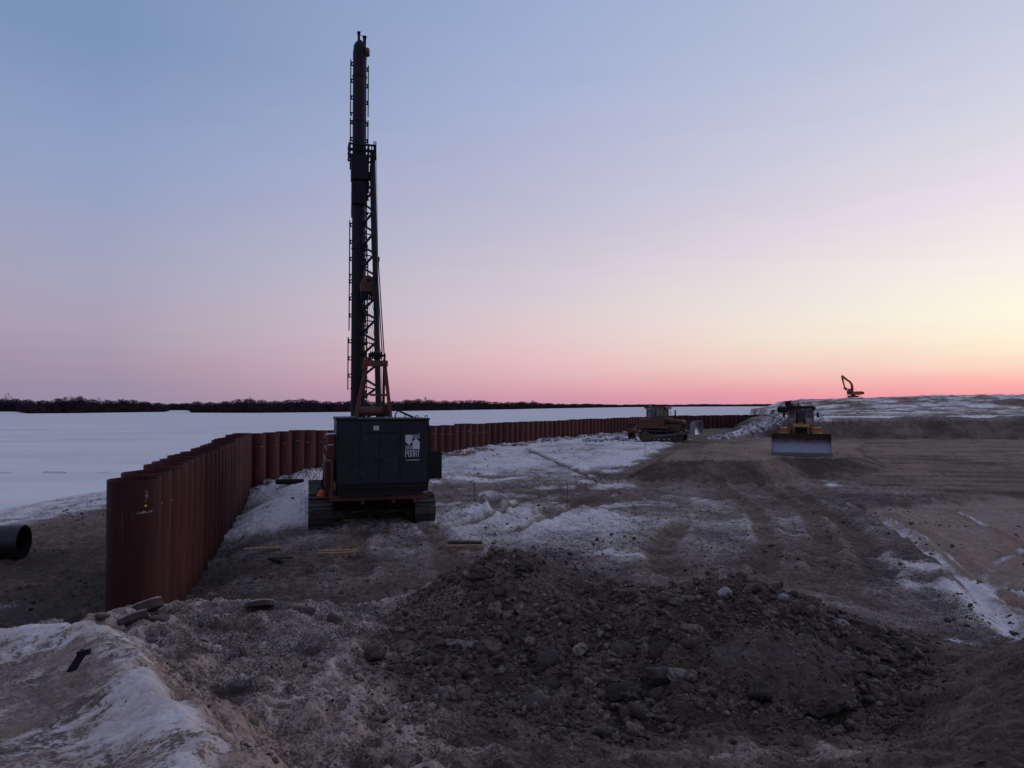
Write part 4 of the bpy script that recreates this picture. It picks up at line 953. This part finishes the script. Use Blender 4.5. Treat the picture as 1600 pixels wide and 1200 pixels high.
e1 = excavator('orange excavator on the skyline of the snowy hill, boom folded high', (ex, ey, H(ex, ey) - .15), R(180 - 25) , M['exorange'],
               [(.35, 1.4), (.15, 3.0), (.35, 4.2), (.8, 5.0), (3.0, 6.7)], [(3.05, 7.0), (2.85, 5.6), (2.35, 3.3)], (2.2, 2.7), 60)
ex2, ey2 = W(1238, 640, 112)[:2]
e2 = excavator('dark red excavator half hidden behind the cab of the right bulldozer', (ex2, ey2, 1.95), R(50), M['exdark'],
               [(.4, 1.5), (1.2, 2.0), (2.0, 2.2), (3.0, 2.1)], [(3.0, 2.3), (3.4, 1.6), (3.5, .9)], (3.4, .55), 200)

# ------------------------------------------------------------------ loose things
# black plastic pipe on the left
py_ = 19.6; pz = H(-14.5, py_) + .50
def pipe_obj(name, label, cat, c, axis, Ln, ro, ri, mat):
    a = Vector(c); b = a - Vector(axis).normalized() * Ln; u = Vector((0, 0, 1)); v = Vector(axis).normalized().cross(u); n = 40; P = []
    for q, r_ in ((b, ro), (a, ro), (a, ri), (b, ri)):
        for i in range(n): t = 2 * math.pi * i / n; P.append(q + u * math.cos(t) * r_ + v * math.sin(t) * r_)
    m = MB(); fs = []
    for k in range(4): fs += [(k * n + i, k * n + (i + 1) % n, ((k + 1) % 4) * n + (i + 1) % n, ((k + 1) % 4) * n + i) for i in range(n)]
    m.add(P, fs, True); o = m.build(name, mat); md = o.modifiers.new('s', 'EDGE_SPLIT'); md.split_angle = R(40)
    return tag(o, label, cat)
pipe_obj('plastic_pipe', 'wide black plastic pipe with an open end lying on the left bank', 'pipe', (-13.6, 19.9, pz - .05), (.985, .17, 0), 6.5, .46, .42, M['hdpe'])
px_, py2 = GH(451, 757)
pipe_obj('steel_pipe', 'short grey pipe lying on the snow bank beside the rig', 'pipe', (px_ + .68, py2, H(px_, py2) + .14), (.99, -.1, .02), 1.3, .13, .11, M['boxdark'])
# planks
def plank(px, py, ln, ang_, label, mat=None, wd=.2, th=.06, dz=0.0, tilt=0, nm='plank'):
    x, y = GH(px, py); z = H(x, y, True); m = MB(); random.seed(int(px * 7 + py))
    n = 6; top = []
    for i in range(n):
        t = (i / (n - 1) - .5) * ln; top.append((t, random.uniform(-.012, .012)))
    poly = [(t, wd / 2 + e) for t, e in top] + [(t + random.uniform(-.03, .03), -wd / 2 + e) for t, e in top[::-1]]
    m.prism(poly, 'z', -th / 2, th / 2); o = m.build(nm, mat or M['wood'], bevel=.006)
    o.location = (x, y, z + th / 2 + .05 + dz); o.rotation_euler = (random.uniform(-.06, .06), tilt, ang_)
    return tag(o, label, nm.replace('_', ' '))
plank(410, 867, .98, .28, 'pale plank lying alone on the mud left of centre', dz=.03)
plank(432, 880, .6, -.7, 'dark broken board crossing another below the pale plank', M['bark'], wd=.13, nm='board', dz=.02)
plank(440, 882, .55, .5, 'dark broken board lying under the crossed one, tilted right', M['bark'], wd=.12, nm='board', dz=.07, tilt=.06)
plank(528, 869, 1.05, .06, 'pale plank behind the rig tracks, topmost of its pair', dz=.02)
plank(526, 873, .95, .14, 'pale plank lying under the other behind the rig', dz=-.005, wd=.12)
plank(727, 853, 1.0, -.03, 'dark weathered timber at the back of the right-hand pair', M['bark'], wd=.18, th=.08)
plank(724, 859, 1.1, .05, 'pale split plank at the front of the right-hand pair', wd=.12)
plank(735, 861, .8, -.12, 'thin pale batten touching the front of the split plank', wd=.06)
plank(545, 821, .4, .3, 'small splintered board lying behind the tracks of the rig', wd=.1, nm='board')
plank(603, 832, .35, -.2, 'small pale wood offcut on the mud under the engine house', wd=.12, nm='offcut')
for i, (a, b, ln, an, lb) in enumerate(((712, 715, 1.3, .3, 'pale log end against the pile wall, lowest of the offcuts'), (722, 712, 1.1, .1, 'pale offcut on top of the heap by the wall'), (732, 710, .9, -.3, 'short offcut at the right of the heap by the wall'), (750, 704, .9, .5, 'grey offcut nearest the snow lumps along the wall'))):
    plank(a, b, ln, an, lb, wd=.2, th=.1, nm='offcut')
x, y = G(727, 708, .5); m = MB(); m.cyl((0, 0, -.3), (.02, 0, .75), .16, .14, n=12); o = m.build('concrete_post', surf('grey_concrete', (.2, .19, .18), rough=.9)); o.location = (x - .3, y + 1.0, H(x, y) + .1); tag(o, 'short grey post standing against the pile wall right of the rig', 'post')
# survey stakes
for px, py, hgt, lb in ((741, 785, .85, 'thin survey stake in the snow nearest the rig'), (886, 793, 1.0, 'thin survey stake in the middle of the rutted snow'), (1008, 712, 1.0, 'thin survey stake in front of the rusty bulldozer')):
    x, y = GH(px, py); m = MB(); m.cyl((0, 0, -.2), (.01, .01, hgt), .016, .012, n=6); m.box((.01, .01, hgt - .04), (.035, .02, .07)); o = m.build('survey_stake', M['bark']); o.location = (x, y, H(x, y)); tag(o, lb, 'stake', 'survey stakes')
# scrap angle sticking out of the near snow
x, y = GH(118, 1056); m = MB(); rot = Matrix.Rotation(R(28), 3, 'Y') @ Matrix.Rotation(R(-14), 3, 'X')
m.box((.0, 0, .07), (.055, .035, .24), rot); m.box((.075, -.015, .165), (.11, .03, .045), Matrix.Rotation(R(-15), 3, 'Y')); m.box((.02, -.03, .06), (.02, .045, .2), rot); m.box((.05, 0, -.02), (.03, .03, .10), rot)
o = m.build('steel_bracket', M['black'], bevel=.004); o.scale = (.85, .85, .85); o.location = (x, y, H(x, y, True) - .02); tag(o, 'black bent steel bracket stuck upright in the near snow mound', 'bracket')
# rubber hose and cone on the left track
p = Vector((-1.78 - .05, -2.4, 0)); cR, sR = math.cos(R(16)), math.sin(R(16))
def rw(v): return (-5.45 + v[0] * cR - v[1] * sR, 27 + v[0] * sR + v[1] * cR)
hx, hy = rw((-1.72, -1.7))
m = MB(); m.tube([(-.05, .3, 0), (-.04, .2, .35), (.02, .1, .52), (.1, 0, .50), (.17, -.1, .25), (.28, -.15, .02)], .028); m.tube([(-.2, .2, .0), (-.06, .15, .3), (.0, .1, .48)], .016)
o = m.build('black_hose', M['rubber']); o.location = (hx, hy, 1.16); tag(o, 'looped black hose standing up on the left track of the rig', 'hose')
hx, hy = rw((-1.74, -2.25))
import bmesh
m = MB(); prof = [(.17, 0), (.165, .02), (.125, .03), (.12, .09), (.095, .15), (.05, .185), (.0, .19)]; n = 16; P = []
for r_, z in prof:
    for i in range(n): t = 2 * math.pi * i / n; P.append((r_ * math.cos(t) * 1.15, r_ * math.sin(t), z))
m.add(P, [(k * n + i, k * n + (i + 1) % n, (k + 1) * n + (i + 1) % n, (k + 1) * n + i) for k in range(len(prof) - 1) for i in range(n)], True)
o = m.build('hard_hat', surf('orange_plastic', (.75, .10, .02), (.6, .08, .02), rough=.4)); o.location = (hx, hy, 1.10); o.rotation_euler = (.15, .1, .4); tag(o, 'orange hard hat lying on the left track of the rig', 'hard hat')
# dry weeds and thin rods by the snow bank
for i, (px, py, lb) in enumerate(((455, 748, 'dry brown weed nearest the wall corner on the snow bank'), (478, 745, 'tangle of dry stalks behind the short grey pipe'), (492, 752, 'dry weed stalks just left of the rig track'))):
    x, y = GH(px, py + 4); m = MB(); random.seed(50 + i)
    for k in range(16):
        a = random.uniform(0, 6.28); l_ = random.uniform(.4, 1.05); q = random.uniform(.2, .65); bx0 = random.uniform(-.3, .3)
        pts = [(bx0, 0, 0), (bx0 + math.cos(a) * l_ * q * .5, math.sin(a) * l_ * q * .5, l_ * .6), (bx0 + math.cos(a) * l_ * q, math.sin(a) * l_ * q, l_ * .8)]
        m.tube(pts, .008, 4)
    o = m.build('dry_weed', M['bark']); o.location = (x, y, H(x, y)); tag(o, lb, 'weed', 'dry weeds on the snow bank')

# ------------------------------------------------------------------ stones
def ico(sub):
    bm = bmesh.new(); bmesh.ops.create_icosphere(bm, subdivisions=sub, radius=1); bm.verts.ensure_lookup_table()
    V_ = np.array([v.co[:] for v in bm.verts]); F_ = np.array([[v.index for v in f.verts] for f in bm.faces]); bm.free(); return V_, F_
I1, I2, I3 = ico(1), ico(2), ico(4)
rng = np.random.default_rng(7)
def scatter(name, xs, ys, sizes, mat, base, sink=.3, zs=None, flat_=.62, label=None, cat=None, jag=.22, smooth=True):
    V0, F0 = base; n = len(xs); nv = len(V0)
    z = zs if zs is not None else np.concatenate([terrain(xs[i:i + 20000], ys[i:i + 20000])[0] for i in range(0, n, 20000)])
    out_ = np.empty((n, nv, 3), np.float32)
    protos = []
    for k in range(24):
        d = 1 + jag * sum(np.sin(V0 @ rng.normal(size=3) * f + rng.uniform(0, 6)) for f in (2.2, 3.6, 5.5)) / 1.7
        if k % 4:     # broken faces
            for _ in range(7):
                nn = rng.normal(size=3); nn /= np.linalg.norm(nn); pr = V0 @ nn; c = rng.uniform(.55, .8); d = np.where(pr * d > c, c / np.maximum(pr, .01), d)
        protos.append(V0 * d[:, None])
    kk = rng.integers(0, 24, n)
    ax = np.stack([rng.uniform(.85, 1.35, n), rng.uniform(.75, 1.05, n), rng.uniform(flat_ - .12, flat_ + .18, n)], 1)
    for i in range(n):
        a, b, c = rng.uniform(0, 6.28), rng.normal(0, .35), rng.normal(0, .35)
        ca, sa = math.cos(a), math.sin(a); cb, sb = math.cos(b), math.sin(b); cc, s2 = math.cos(c), math.sin(c)
        Rm = np.array([[ca, -sa, 0], [sa, ca, 0], [0, 0, 1]]) @ np.array([[1, 0, 0], [0, cb, -sb], [0, sb, cb]]) @ np.array([[cc, 0, s2], [0, 1, 0], [-s2, 0, cc]])
        out_[i] = (protos[kk[i]] * ax[i]) @ Rm.T * sizes[i] + (xs[i], ys[i], z[i] + sizes[i] * flat_ * (1 - 2 * sink) * .9)
    F_ = (F0[None] + (np.arange(n) * nv)[:, None, None]).reshape(-1, 3)
    o = raw_mesh(name, out_.reshape(-1, 3), F_, mat, smooth)
    tone = np.repeat(rng.uniform(0, 1, n), nv).astype(np.float32); a = o.data.attributes.new('tone', 'FLOAT', 'POINT'); a.data.foreach_set('value', tone)
    if label: tag(o, label, cat, kind='stuff')
    return o
def stone_mat(name, lo, hi):
    m, t_, b = new_mat(name); n = t_.nodes; L = t_.links.new
    a = n.new('ShaderNodeAttribute'); a.attribute_name = 'tone'
    tcx = n.new('ShaderNodeTexCoord'); ns = n.new('ShaderNodeTexNoise'); ns.inputs['Scale'].default_value = 22; ns.inputs['Detail'].default_value = 6; L(tcx.outputs['Object'], ns.inputs[0])
    cr = n.new('ShaderNodeValToRGB'); e = cr.color_ramp.elements; e[0].color = (*lo, 1); e[1].color = (*hi, 1); q = e.new(.5); q.color = (lo[0] * .5 + hi[0] * .5, lo[1] * .45 + hi[1] * .45, lo[2] * .42 + hi[2] * .42, 1)
    L(a.outputs['Fac'], cr.inputs[0])
    mx = n.new('ShaderNodeMix'); mx.data_type = 'RGBA'; mr = n.new('ShaderNodeMapRange'); mr.inputs[1].default_value = .42; mr.inputs[2].default_value = .66; L(ns.outputs[0], mr.inputs[0])
    L(mr.outputs[0], mx.inputs[0]); L(cr.outputs[0], mx.inputs[6]); mx.inputs[7].default_value = (.036, .026, .022, 1); L(mx.outputs[2], b.inputs['Base Color'])
    b.inputs['Roughness'].default_value = .85; b.inputs['Specular IOR Level'].default_value = .3
    bp = n.new('ShaderNodeBump'); bp.inputs['Strength'].default_value = .5; bp.inputs['Distance'].default_value = .008; L(ns.outputs[0], bp.inputs['Height']); L(bp.outputs[0], b.inputs['Normal'])
    return m
M['stone'] = stone_mat('river_stone', (.042, .031, .026), (.20, .160, .140))
def in_poly(n, P, jitter=.25):
    P_ = np.array(P); lo = P_.min(0) - .4; hi = P_.max(0) + .4; xs, ys = [], []; tot = 0
    while tot < n:
        x = rng.uniform(lo[0], hi[0], n); y = rng.uniform(lo[1], hi[1], n)
        d = psd(x, y, P); k = rng.uniform(size=n) < ss(jitter, -jitter * .8, d)
        xs.append(x[k]); ys.append(y[k]); tot += k.sum()
    return np.concatenate(xs)[:n], np.concatenate(ys)[:n]
def thin_lump(x, y):      # fewer stones on the earthy patches of the heap
    p = fbm(x, y, .9, 2, 131); l1 = np.exp(-(((x - 2.35) / .7) ** 4 + ((y - 6.75) / .5) ** 4)); l2 = np.exp(-(((x + .0) / .55) ** 2 + ((y - 9.0) / .6) ** 2))
    return rng.uniform(size=len(x)) < np.clip(.95 + p * .9 - l1 * .95 - l2 * .55, .05, 1)
parts_ = []
x1_, y1_ = in_poly(2600, PILE, .2); k = thin_lump(x1_, y1_); x1_, y1_ = x1_[k], y1_[k]
scatter('gravel', x1_, y1_, np.clip(rng.lognormal(math.log(.033), .42, len(x1_)), .020, .11), M['stone'], I2, .28, label='heap of grey river cobbles tipped on brown earth in the foreground', cat='gravel')
x0_, y0_ = in_poly(90, [(.93 * a + .1, .9 * b + .78) for a, b in PILE], .08); k = thin_lump(x0_, y0_); x0_, y0_ = x0_[k], y0_[k]
scatter('gravel', x0_, y0_, rng.uniform(.065, .13, len(x0_)), M['stone'], I3, .35, label='largest angular stones and clods half buried in the foreground heap', cat='gravel', jag=.3)
x2_, y2_ = in_poly(14000, PILE, .6); k = thin_lump(x2_, y2_) | (rng.uniform(size=14000) < .3); x2_, y2_ = x2_[k], y2_[k]
scatter('gravel', x2_, y2_, np.clip(rng.lognormal(math.log(.015), .38, len(x2_)), .008, .03), M['stone'], I2 if False else I1, .25, label='small pebbles mixed through the foreground cobble heap', cat='gravel')
# clods and stray stones on the rest of the near bluff
x3_ = rng.uniform(-6.5, 6.5, 9000); y3_ = rng.uniform(3.2, 12, 9000)
k = (rng.uniform(size=9000) < np.clip(.30 + .8 * fbm(x3_, y3_, .8, 2, 140), .02, .9)) & (psd(x3_, y3_, MOUND) > .05)
x3_, y3_ = x3_[k], y3_[k]
M['clod'] = stone_mat('earth_clod', (.04, .03, .026), (.12, .09, .078))
scatter('dirt', x3_, y3_, np.clip(rng.lognormal(math.log(.014), .55, len(x3_)), .006, .06), M['clod'], I1, .35, label='loose frozen crumbs of earth scattered over the near bluff', cat='dirt', jag=.3, smooth=False)
# clods over the middle ground and along the foot of the wall
xs4, ys4 = [], []
for _ in range(1):
    r_ = 12 * np.exp(rng.uniform(0, math.log(60 / 12.), 30000)); a_ = rng.uniform(-R(44), R(44), 30000)
    x = r_ * np.sin(a_); y = r_ * np.cos(a_); n1 = fbm(x, y, .35, 3, 150)
    k = (rng.uniform(size=30000) < np.clip(.18 + 1.6 * n1, 0, 1)) & ~((x > 16) & (y > 30)); xs4.append(x[k]); ys4.append(y[k])
x = np.concatenate(xs4); y = np.concatenate(ys4)
scatter('dirt', x, y, np.clip(rng.lognormal(math.log(.028), .5, len(x)), .012, .13), M['clod'], I1, .4, label='dark clods of earth strewn across the rutted site ground', cat='dirt', jag=.3, smooth=False)
# snow-crusted lumps along the wall foot and on the ploughed ridge
M['snowlump'] = simple_noise_mat('crusted_snow_lump', (.55, .55, .60), (.09, .07, .065), 2.4, bump=.5, dist=.03, lo=.42, hi=.6)
xs5, ys5, zz5 = [], [], []
for t_ in rng.uniform(0, 1, 420):
    p = np.array(WALL[1]) * (1 - t_) + np.array(WALL[2]) * t_; off = abs(rng.normal(0, .55)) + .7
    xs5.append(p[0] + .8545 * off); ys5.append(p[1] - .52 * off); zz5.append(rng.uniform(.08, .26))
for _ in range(330):
    i = rng.choice([0, 1, 2, 2, 3, 3, 4]); u_ = rng.uniform(); a, b = RIDGE[i], RIDGE[i + 1]; xs5.append(a[0] + (b[0] - a[0]) * u_ + rng.normal(0, .7)); ys5.append(a[1] + (b[1] - a[1]) * u_ + rng.normal(0, .6)); zz5.append(rng.uniform(.05, .24))
for _ in range(160): xs5.append(rng.normal(38, 6)); ys5.append(rng.normal(111, 3)); zz5.append(rng.uniform(.15, .5))
for _ in range(60): xs5.append(cx_ - rng.uniform(2.5, 7)); ys5.append(cy_ + rng.uniform(-1, 2)); zz5.append(rng.uniform(.1, .3))
scatter('rubble', np.array(xs5), np.array(ys5), np.array(zz5), M['snowlump'], I2, .35, label='lumps of snow crusted earth ploughed up along the wall and far bank', cat='rubble', jag=.3, smooth=False)
for _ in range(0): pass
# big single stones and frozen slabs
def boulder(px, py, z, r_, label, mat=None, flat_=.7, nm='rock', cat='rock', rot=0, sc=(1, 1, 1)):
    x, y = GH(px, py + 6); zz = H(x, y, True); V0, F0 = I3; d = 1 + .20 * sum(np.sin(V0 @ rng.normal(size=3) * f + rng.uniform(0, 6)) * (1.8 / f) ** .45 for f in (1.8, 3.2, 5.0, 9.0, 14)) / 1.8
    for _ in range(9):
        nn = rng.normal(size=3); nn /= np.linalg.norm(nn); pr = V0 @ nn; c = rng.uniform(.55, .82); d = np.where(pr * d > c, c / np.maximum(pr, .01), d)
    V_ = V0 * d[:, None] * np.array(sc) * (1, .85, flat_) * r_
    o = raw_mesh(nm, V_, F0, mat or M['stone'], True); a = o.data.attributes.new('tone', 'FLOAT', 'POINT'); a.data.foreach_set('value', np.full(len(V_), rng.uniform(.5, 1), np.float32))
    o.location = (x, y, zz + r_ * flat_ * .25); o.rotation_euler = (rng.normal(0, .2), rng.normal(0, .2), rot)
    return tag(o, label, cat)
M['pale'] = surf('pale_stone', (.26, .25, .25), (.15, .14, .14), rough=.85, scale=12)
M['frozen'] = surf('frozen_earth', (.075, .055, .047), (.04, .03, .026), rough=.95, scale=9, bump=.8, dist=.03)
boulder(1222, 943, 1.85, .075, 'pale round stone on the crest of the cobble heap', M['pale'])
boulder(1132, 938, 1.9, .10, 'flat pale slab stone at the very top of the cobble heap', M['pale'], flat_=.5)
boulder(1080, 998, 1.75, .14, 'large wedge of rock in the middle of the cobble heap', flat_=.9)
boulder(1318, 984, 1.7, .085, 'pale oval cobble near the right end of the heap', M['pale'])
boulder(835, 1122, 1.52, .16, 'dark boulder at the left foot of the cobble heap', M['frozen'])
boulder(862, 1040, 1.6, .13, 'frozen earth lump halfway down the left of the heap', M['frozen'])
boulder(1030, 1055, 1.65, .17, 'blocky frozen lump in the centre of the cobble heap', M['frozen'])
boulder(1430, 1016, 1.5, .12, 'brown frozen lump behind the right end of the heap', M['frozen'])
boulder(373, 1078, 1.9, .075, 'brown stone alone on the frosted slope right of the snow mound', M['frozen'])
boulder(1360, 985, 1.3, .16, 'rounded brown clod beyond the right shoulder of the heap', M['frozen'])
boulder(520, 980, 1.6, .11, 'dark frozen lump at the right end of the frosted ridge', M['frozen'])
boulder(478, 958, 1.68, .14, 'dark flat lump on top of the frosted ridge', M['frozen'], flat_=.45, sc=(1.3, 1, 1))
for px, py, r_, lb in ((245, 975, .09, 'frozen brown lump at the foot of the tilted slab'), (120, 980, .11, 'dark frozen lump left of the nearest pile'), (160, 976, .09, 'brown frozen lump nearest the foot of the first pile'), (75, 986, .09, 'low dark lump behind the snow mound, farthest left')):
    boulder(px, py, 1.5, r_, lb, M['frozen'])
def crust(px, py, Yd, rx, ry, rz, label, tilt):
    V0, F0 = ico(6); P = V0 * (rx, ry, rz)
    x, y, z = W(px, py, Yd); n_ = fbm(P[:, 0] + px, P[:, 1], 2.2, 4, 401); n2_ = fbm(P[:, 0] * 1.0 + 7, P[:, 2] + P[:, 1] + 3, 7, 4, 405)
    k = 1 + .45 * n_; P = P * np.stack([k, k, np.ones(len(P))], 1); n3_ = fbm(P[:, 0] * 1.0 + 3, P[:, 1] + P[:, 2], 24, 3, 409); P[:, 2] += .10 * n_ + .07 * n2_ + .02 * n3_; P[:, 1] += .07 * n2_
    o = raw_mesh('earth_crust', P, F0, M['crustmat'], True); o.location = (x, y, z); o.rotation_euler = (tilt, R(-4), 0)
    Rm = np.array(o.rotation_euler.to_matrix()); Q = P @ Rm.T + np.array((x, y, z)); k = rng.choice(np.where(V0[:, 2] > .05)[0], int(900 * rx)); sz = np.clip(rng.lognormal(math.log(.014), .45, len(k)), .007, .045)
    scatter('gravel', Q[k, 0], Q[k, 1], sz, M['stone'], I1, .45, zs=Q[k, 2] - sz * .2, label='pebbles bedded in ' + ('the broad slab of frozen earth' if rx > .5 else 'the cap of frozen earth on the left peak'), cat='gravel')
    return tag(o, label, 'earth crust')
M['crustmat'] = surf('frozen_crust', (.10, .072, .06), (.052, .038, .032), rough=.95, scale=14, bump=.9, dist=.02)
crust(1222, 1056, 6.5, .74, .46, .12, 'broad slab of frozen earth overhanging stones at the right front of the heap', R(24))
crust(810, 960, 8.7, .30, .26, .12, 'cap of frozen earth jutting from the left peak of the heap', R(22))
def slab(px, py, z, ln, wd, th, rot, label):
    x, y = GH(px, py); m = MB(); random.seed(int(px)); n = 9; poly = []
    for i in range(n): t = 2 * math.pi * i / n; rr_ = random.uniform(.8, 1.1); poly.append((ln / 2 * rr_ * math.cos(t), wd / 2 * rr_ * math.sin(t)))
    m.prism(poly, 'z', -th / 2, th / 2); o = m.build('frozen_slab', M['frozen'], bevel=.015)
    m = MB(); m.prism([(a * .96, b * .94) for a, b in poly], 'z', th / 2 + .001, th / 2 + .018); m.build('snow_cap', simple_noise_mat('cap_snow', (.5, .48, .52), (.26, .2, .18), 9), o, bevel=.007)
    o.location = (x, y, H(x, y) + .08); o.rotation_euler = rot; return tag(o, label, 'frozen slab')
slab(218, 966, 1.62, .62, .28, .10, (R(-22), R(-22), R(10)), 'snow topped slab of frozen earth tilted up before the nearest pile')
slab(205, 982, 1.6, .40, .2, .07, (R(-25), R(-25), R(5)), 'smaller snow topped slab just in front of the tilted one')
slab(405, 955, 1.62, .36, .25, .06, (R(-20), R(-10), R(-8)), 'flat white crusted slab on the crest of the frosted ridge')

# ------------------------------------------------------------------ far bank woods
M['wood_far'] = surf('bare_winter_wood', (.050, .036, .042), (.040, .030, .036), rough=1, scale=.05, bump=0, spec=.1)
_t = M['wood_far'].node_tree; _b = _t.nodes['Principled BSDF']; _src = _b.inputs['Base Color'].links[0].from_socket
_d = _t.nodes.new('ShaderNodeBsdfDiffuse'); _r = _t.nodes.new('ShaderNodeBsdfTranslucent'); _m = _t.nodes.new('ShaderNodeMixShader'); _m.inputs[0].default_value = .45
for _q in (_d, _r): _t.links.new(_src, _q.inputs[0])
_t.links.new(_d.outputs[0], _m.inputs[1]); _t.links.new(_r.outputs[0], _m.inputs[2]); _t.links.new(_m.outputs[0], _t.nodes['Material Output'].inputs[0])
pxs = [-260, 0, 30, 45, 120, 255, 262, 298, 304, 400, 560, 700, 800, 900, 1000, 1150, 1260]
dst = [640, 650, 655, 505, 530, 620, 800, 810, 560, 545, 625, 800, 980, 1370, 1960, 2700, 3000]
hgt = [11, 11.5, 11, 10, 12, 8.6, 7.5, 7.5, 8.5, 10.6, 9.6, 12.0, 10.6, 8.0, 6.5, 8.0, 9]
def twigs(out_v, x, y, z0, h, n, wid, sz):
    """n small slivers filling a crown; tall narrow, denser low down"""
    t = rng.uniform(0, 1, n) ** 1.15; prof = np.sqrt(np.clip(1 - t ** 1.8, 0, 1)) * (.45 + .55 * np.minimum(1, t * 3))
    a = rng.uniform(0, 6.28, n); rr_ = wid * prof * np.sqrt(rng.uniform(0, 1, n))
    cx0 = x + rr_ * np.cos(a); cy0 = y + rr_ * np.sin(a); cz = z0 + t * h
    u = rng.normal(size=(n, 3)); u[:, 2] = np.abs(u[:, 2]) + .7; u /= np.linalg.norm(u, axis=1)[:, None]
    v = rng.normal(size=(n, 3)); v -= (v * u).sum(1)[:, None] * u; v /= np.linalg.norm(v, axis=1)[:, None]
    s_ = sz * rng.uniform(.5, 1.3, n)[:, None]; c = np.stack([cx0, cy0, cz], 1)
    out_v.append(np.stack([c - v * s_ * .42, c + v * s_ * .42, c + u * s_ * 1.5], 1).reshape(-1, 3))
tv = []; TI = I1[0][I1[1]].reshape(-1, 3)
N_T = 5200
ppx = rng.uniform(-250, 1255, N_T)
for i in range(N_T):
    px = ppx[i]; D = np.interp(px, pxs, dst); hh = np.interp(px, pxs, hgt) * rng.uniform(.87, 1.0) * (1 + .10 * math.sin(px * .07) + .06 * math.sin(px * .31))
    dep = rng.uniform(0, 1) ** 1.3 * 45; D2 = D + dep
    if dep < 6: hh *= rng.uniform(.3, .8)
    X_ = (px - 800) / 1109 * D2; k = D / 600
    twigs(tv, X_, D2, -2.2, hh, 66, 4.2 * max(.8, k ** .6), .50 * max(.8, k ** .7))
    tv.append(TI * (3.2 * max(.8, k ** .6), 3, hh * .40) * (1 + .15 * rng.normal(size=(len(TI) // 3, 1)).repeat(3, 0)) + (X_, D2, -2.0 + hh * .30))
TV = np.concatenate(tv); o = raw_mesh('woods', TV, np.arange(len(TV)).reshape(-1, 3), M['wood_far'], False)
tag(o, 'dark leafless wood along the far bank of the frozen river', 'woods', kind='stuff')
# snowy bank of scrub below the woods: taller single trees that stand out
for px, D, h_, wd, lb in ((12, 650, 17, 5.0, 'tall spreading bare tree above the woods at the far left'), (125, 545, 13.8, 2.4, 'rounded bare tree above the left bank woods'), (155, 560, 12.2, 2.6, 'low bare tree right of the rounded one'),
                          (390, 560, 12.4, 2.8, 'bare tree with an open crown left of the piling rig'), (665, 800, 14.6, 3.2, 'tall bare tree beyond the right side of the engine house'), (832, 1080, 12.2, 3.0, 'small pointed tree above the distant woods mid river')):
    t = thing('bare_tree', lb, 'tree', ((px - 800) / 1109 * D, D, -2.1), 0, 'taller trees on the far bank')
    m = MB(); m.cyl((0, 0, 0), (0, 0, h_ * .55), .28, .16, n=7)
    for k in range(9):
        a = rng.uniform(0, 6.28); z = h_ * rng.uniform(.35, .6); l_ = wd * rng.uniform(.7, 1.1); m.cyl((0, 0, z), (math.cos(a) * l_ * .8, math.sin(a) * l_ * .8, z + h_ * .3), .11, .04, n=5)
    m.build('trunk', M['wood_far'], t)
    tt = []; twigs(tt, 0, 0, h_ * .35, h_ * .65, 130, wd, .55 * D / 600); q = np.concatenate(tt); raw_mesh('crown', q, np.arange(len(q)).reshape(-1, 3), M['wood_far'], False, parent=t)
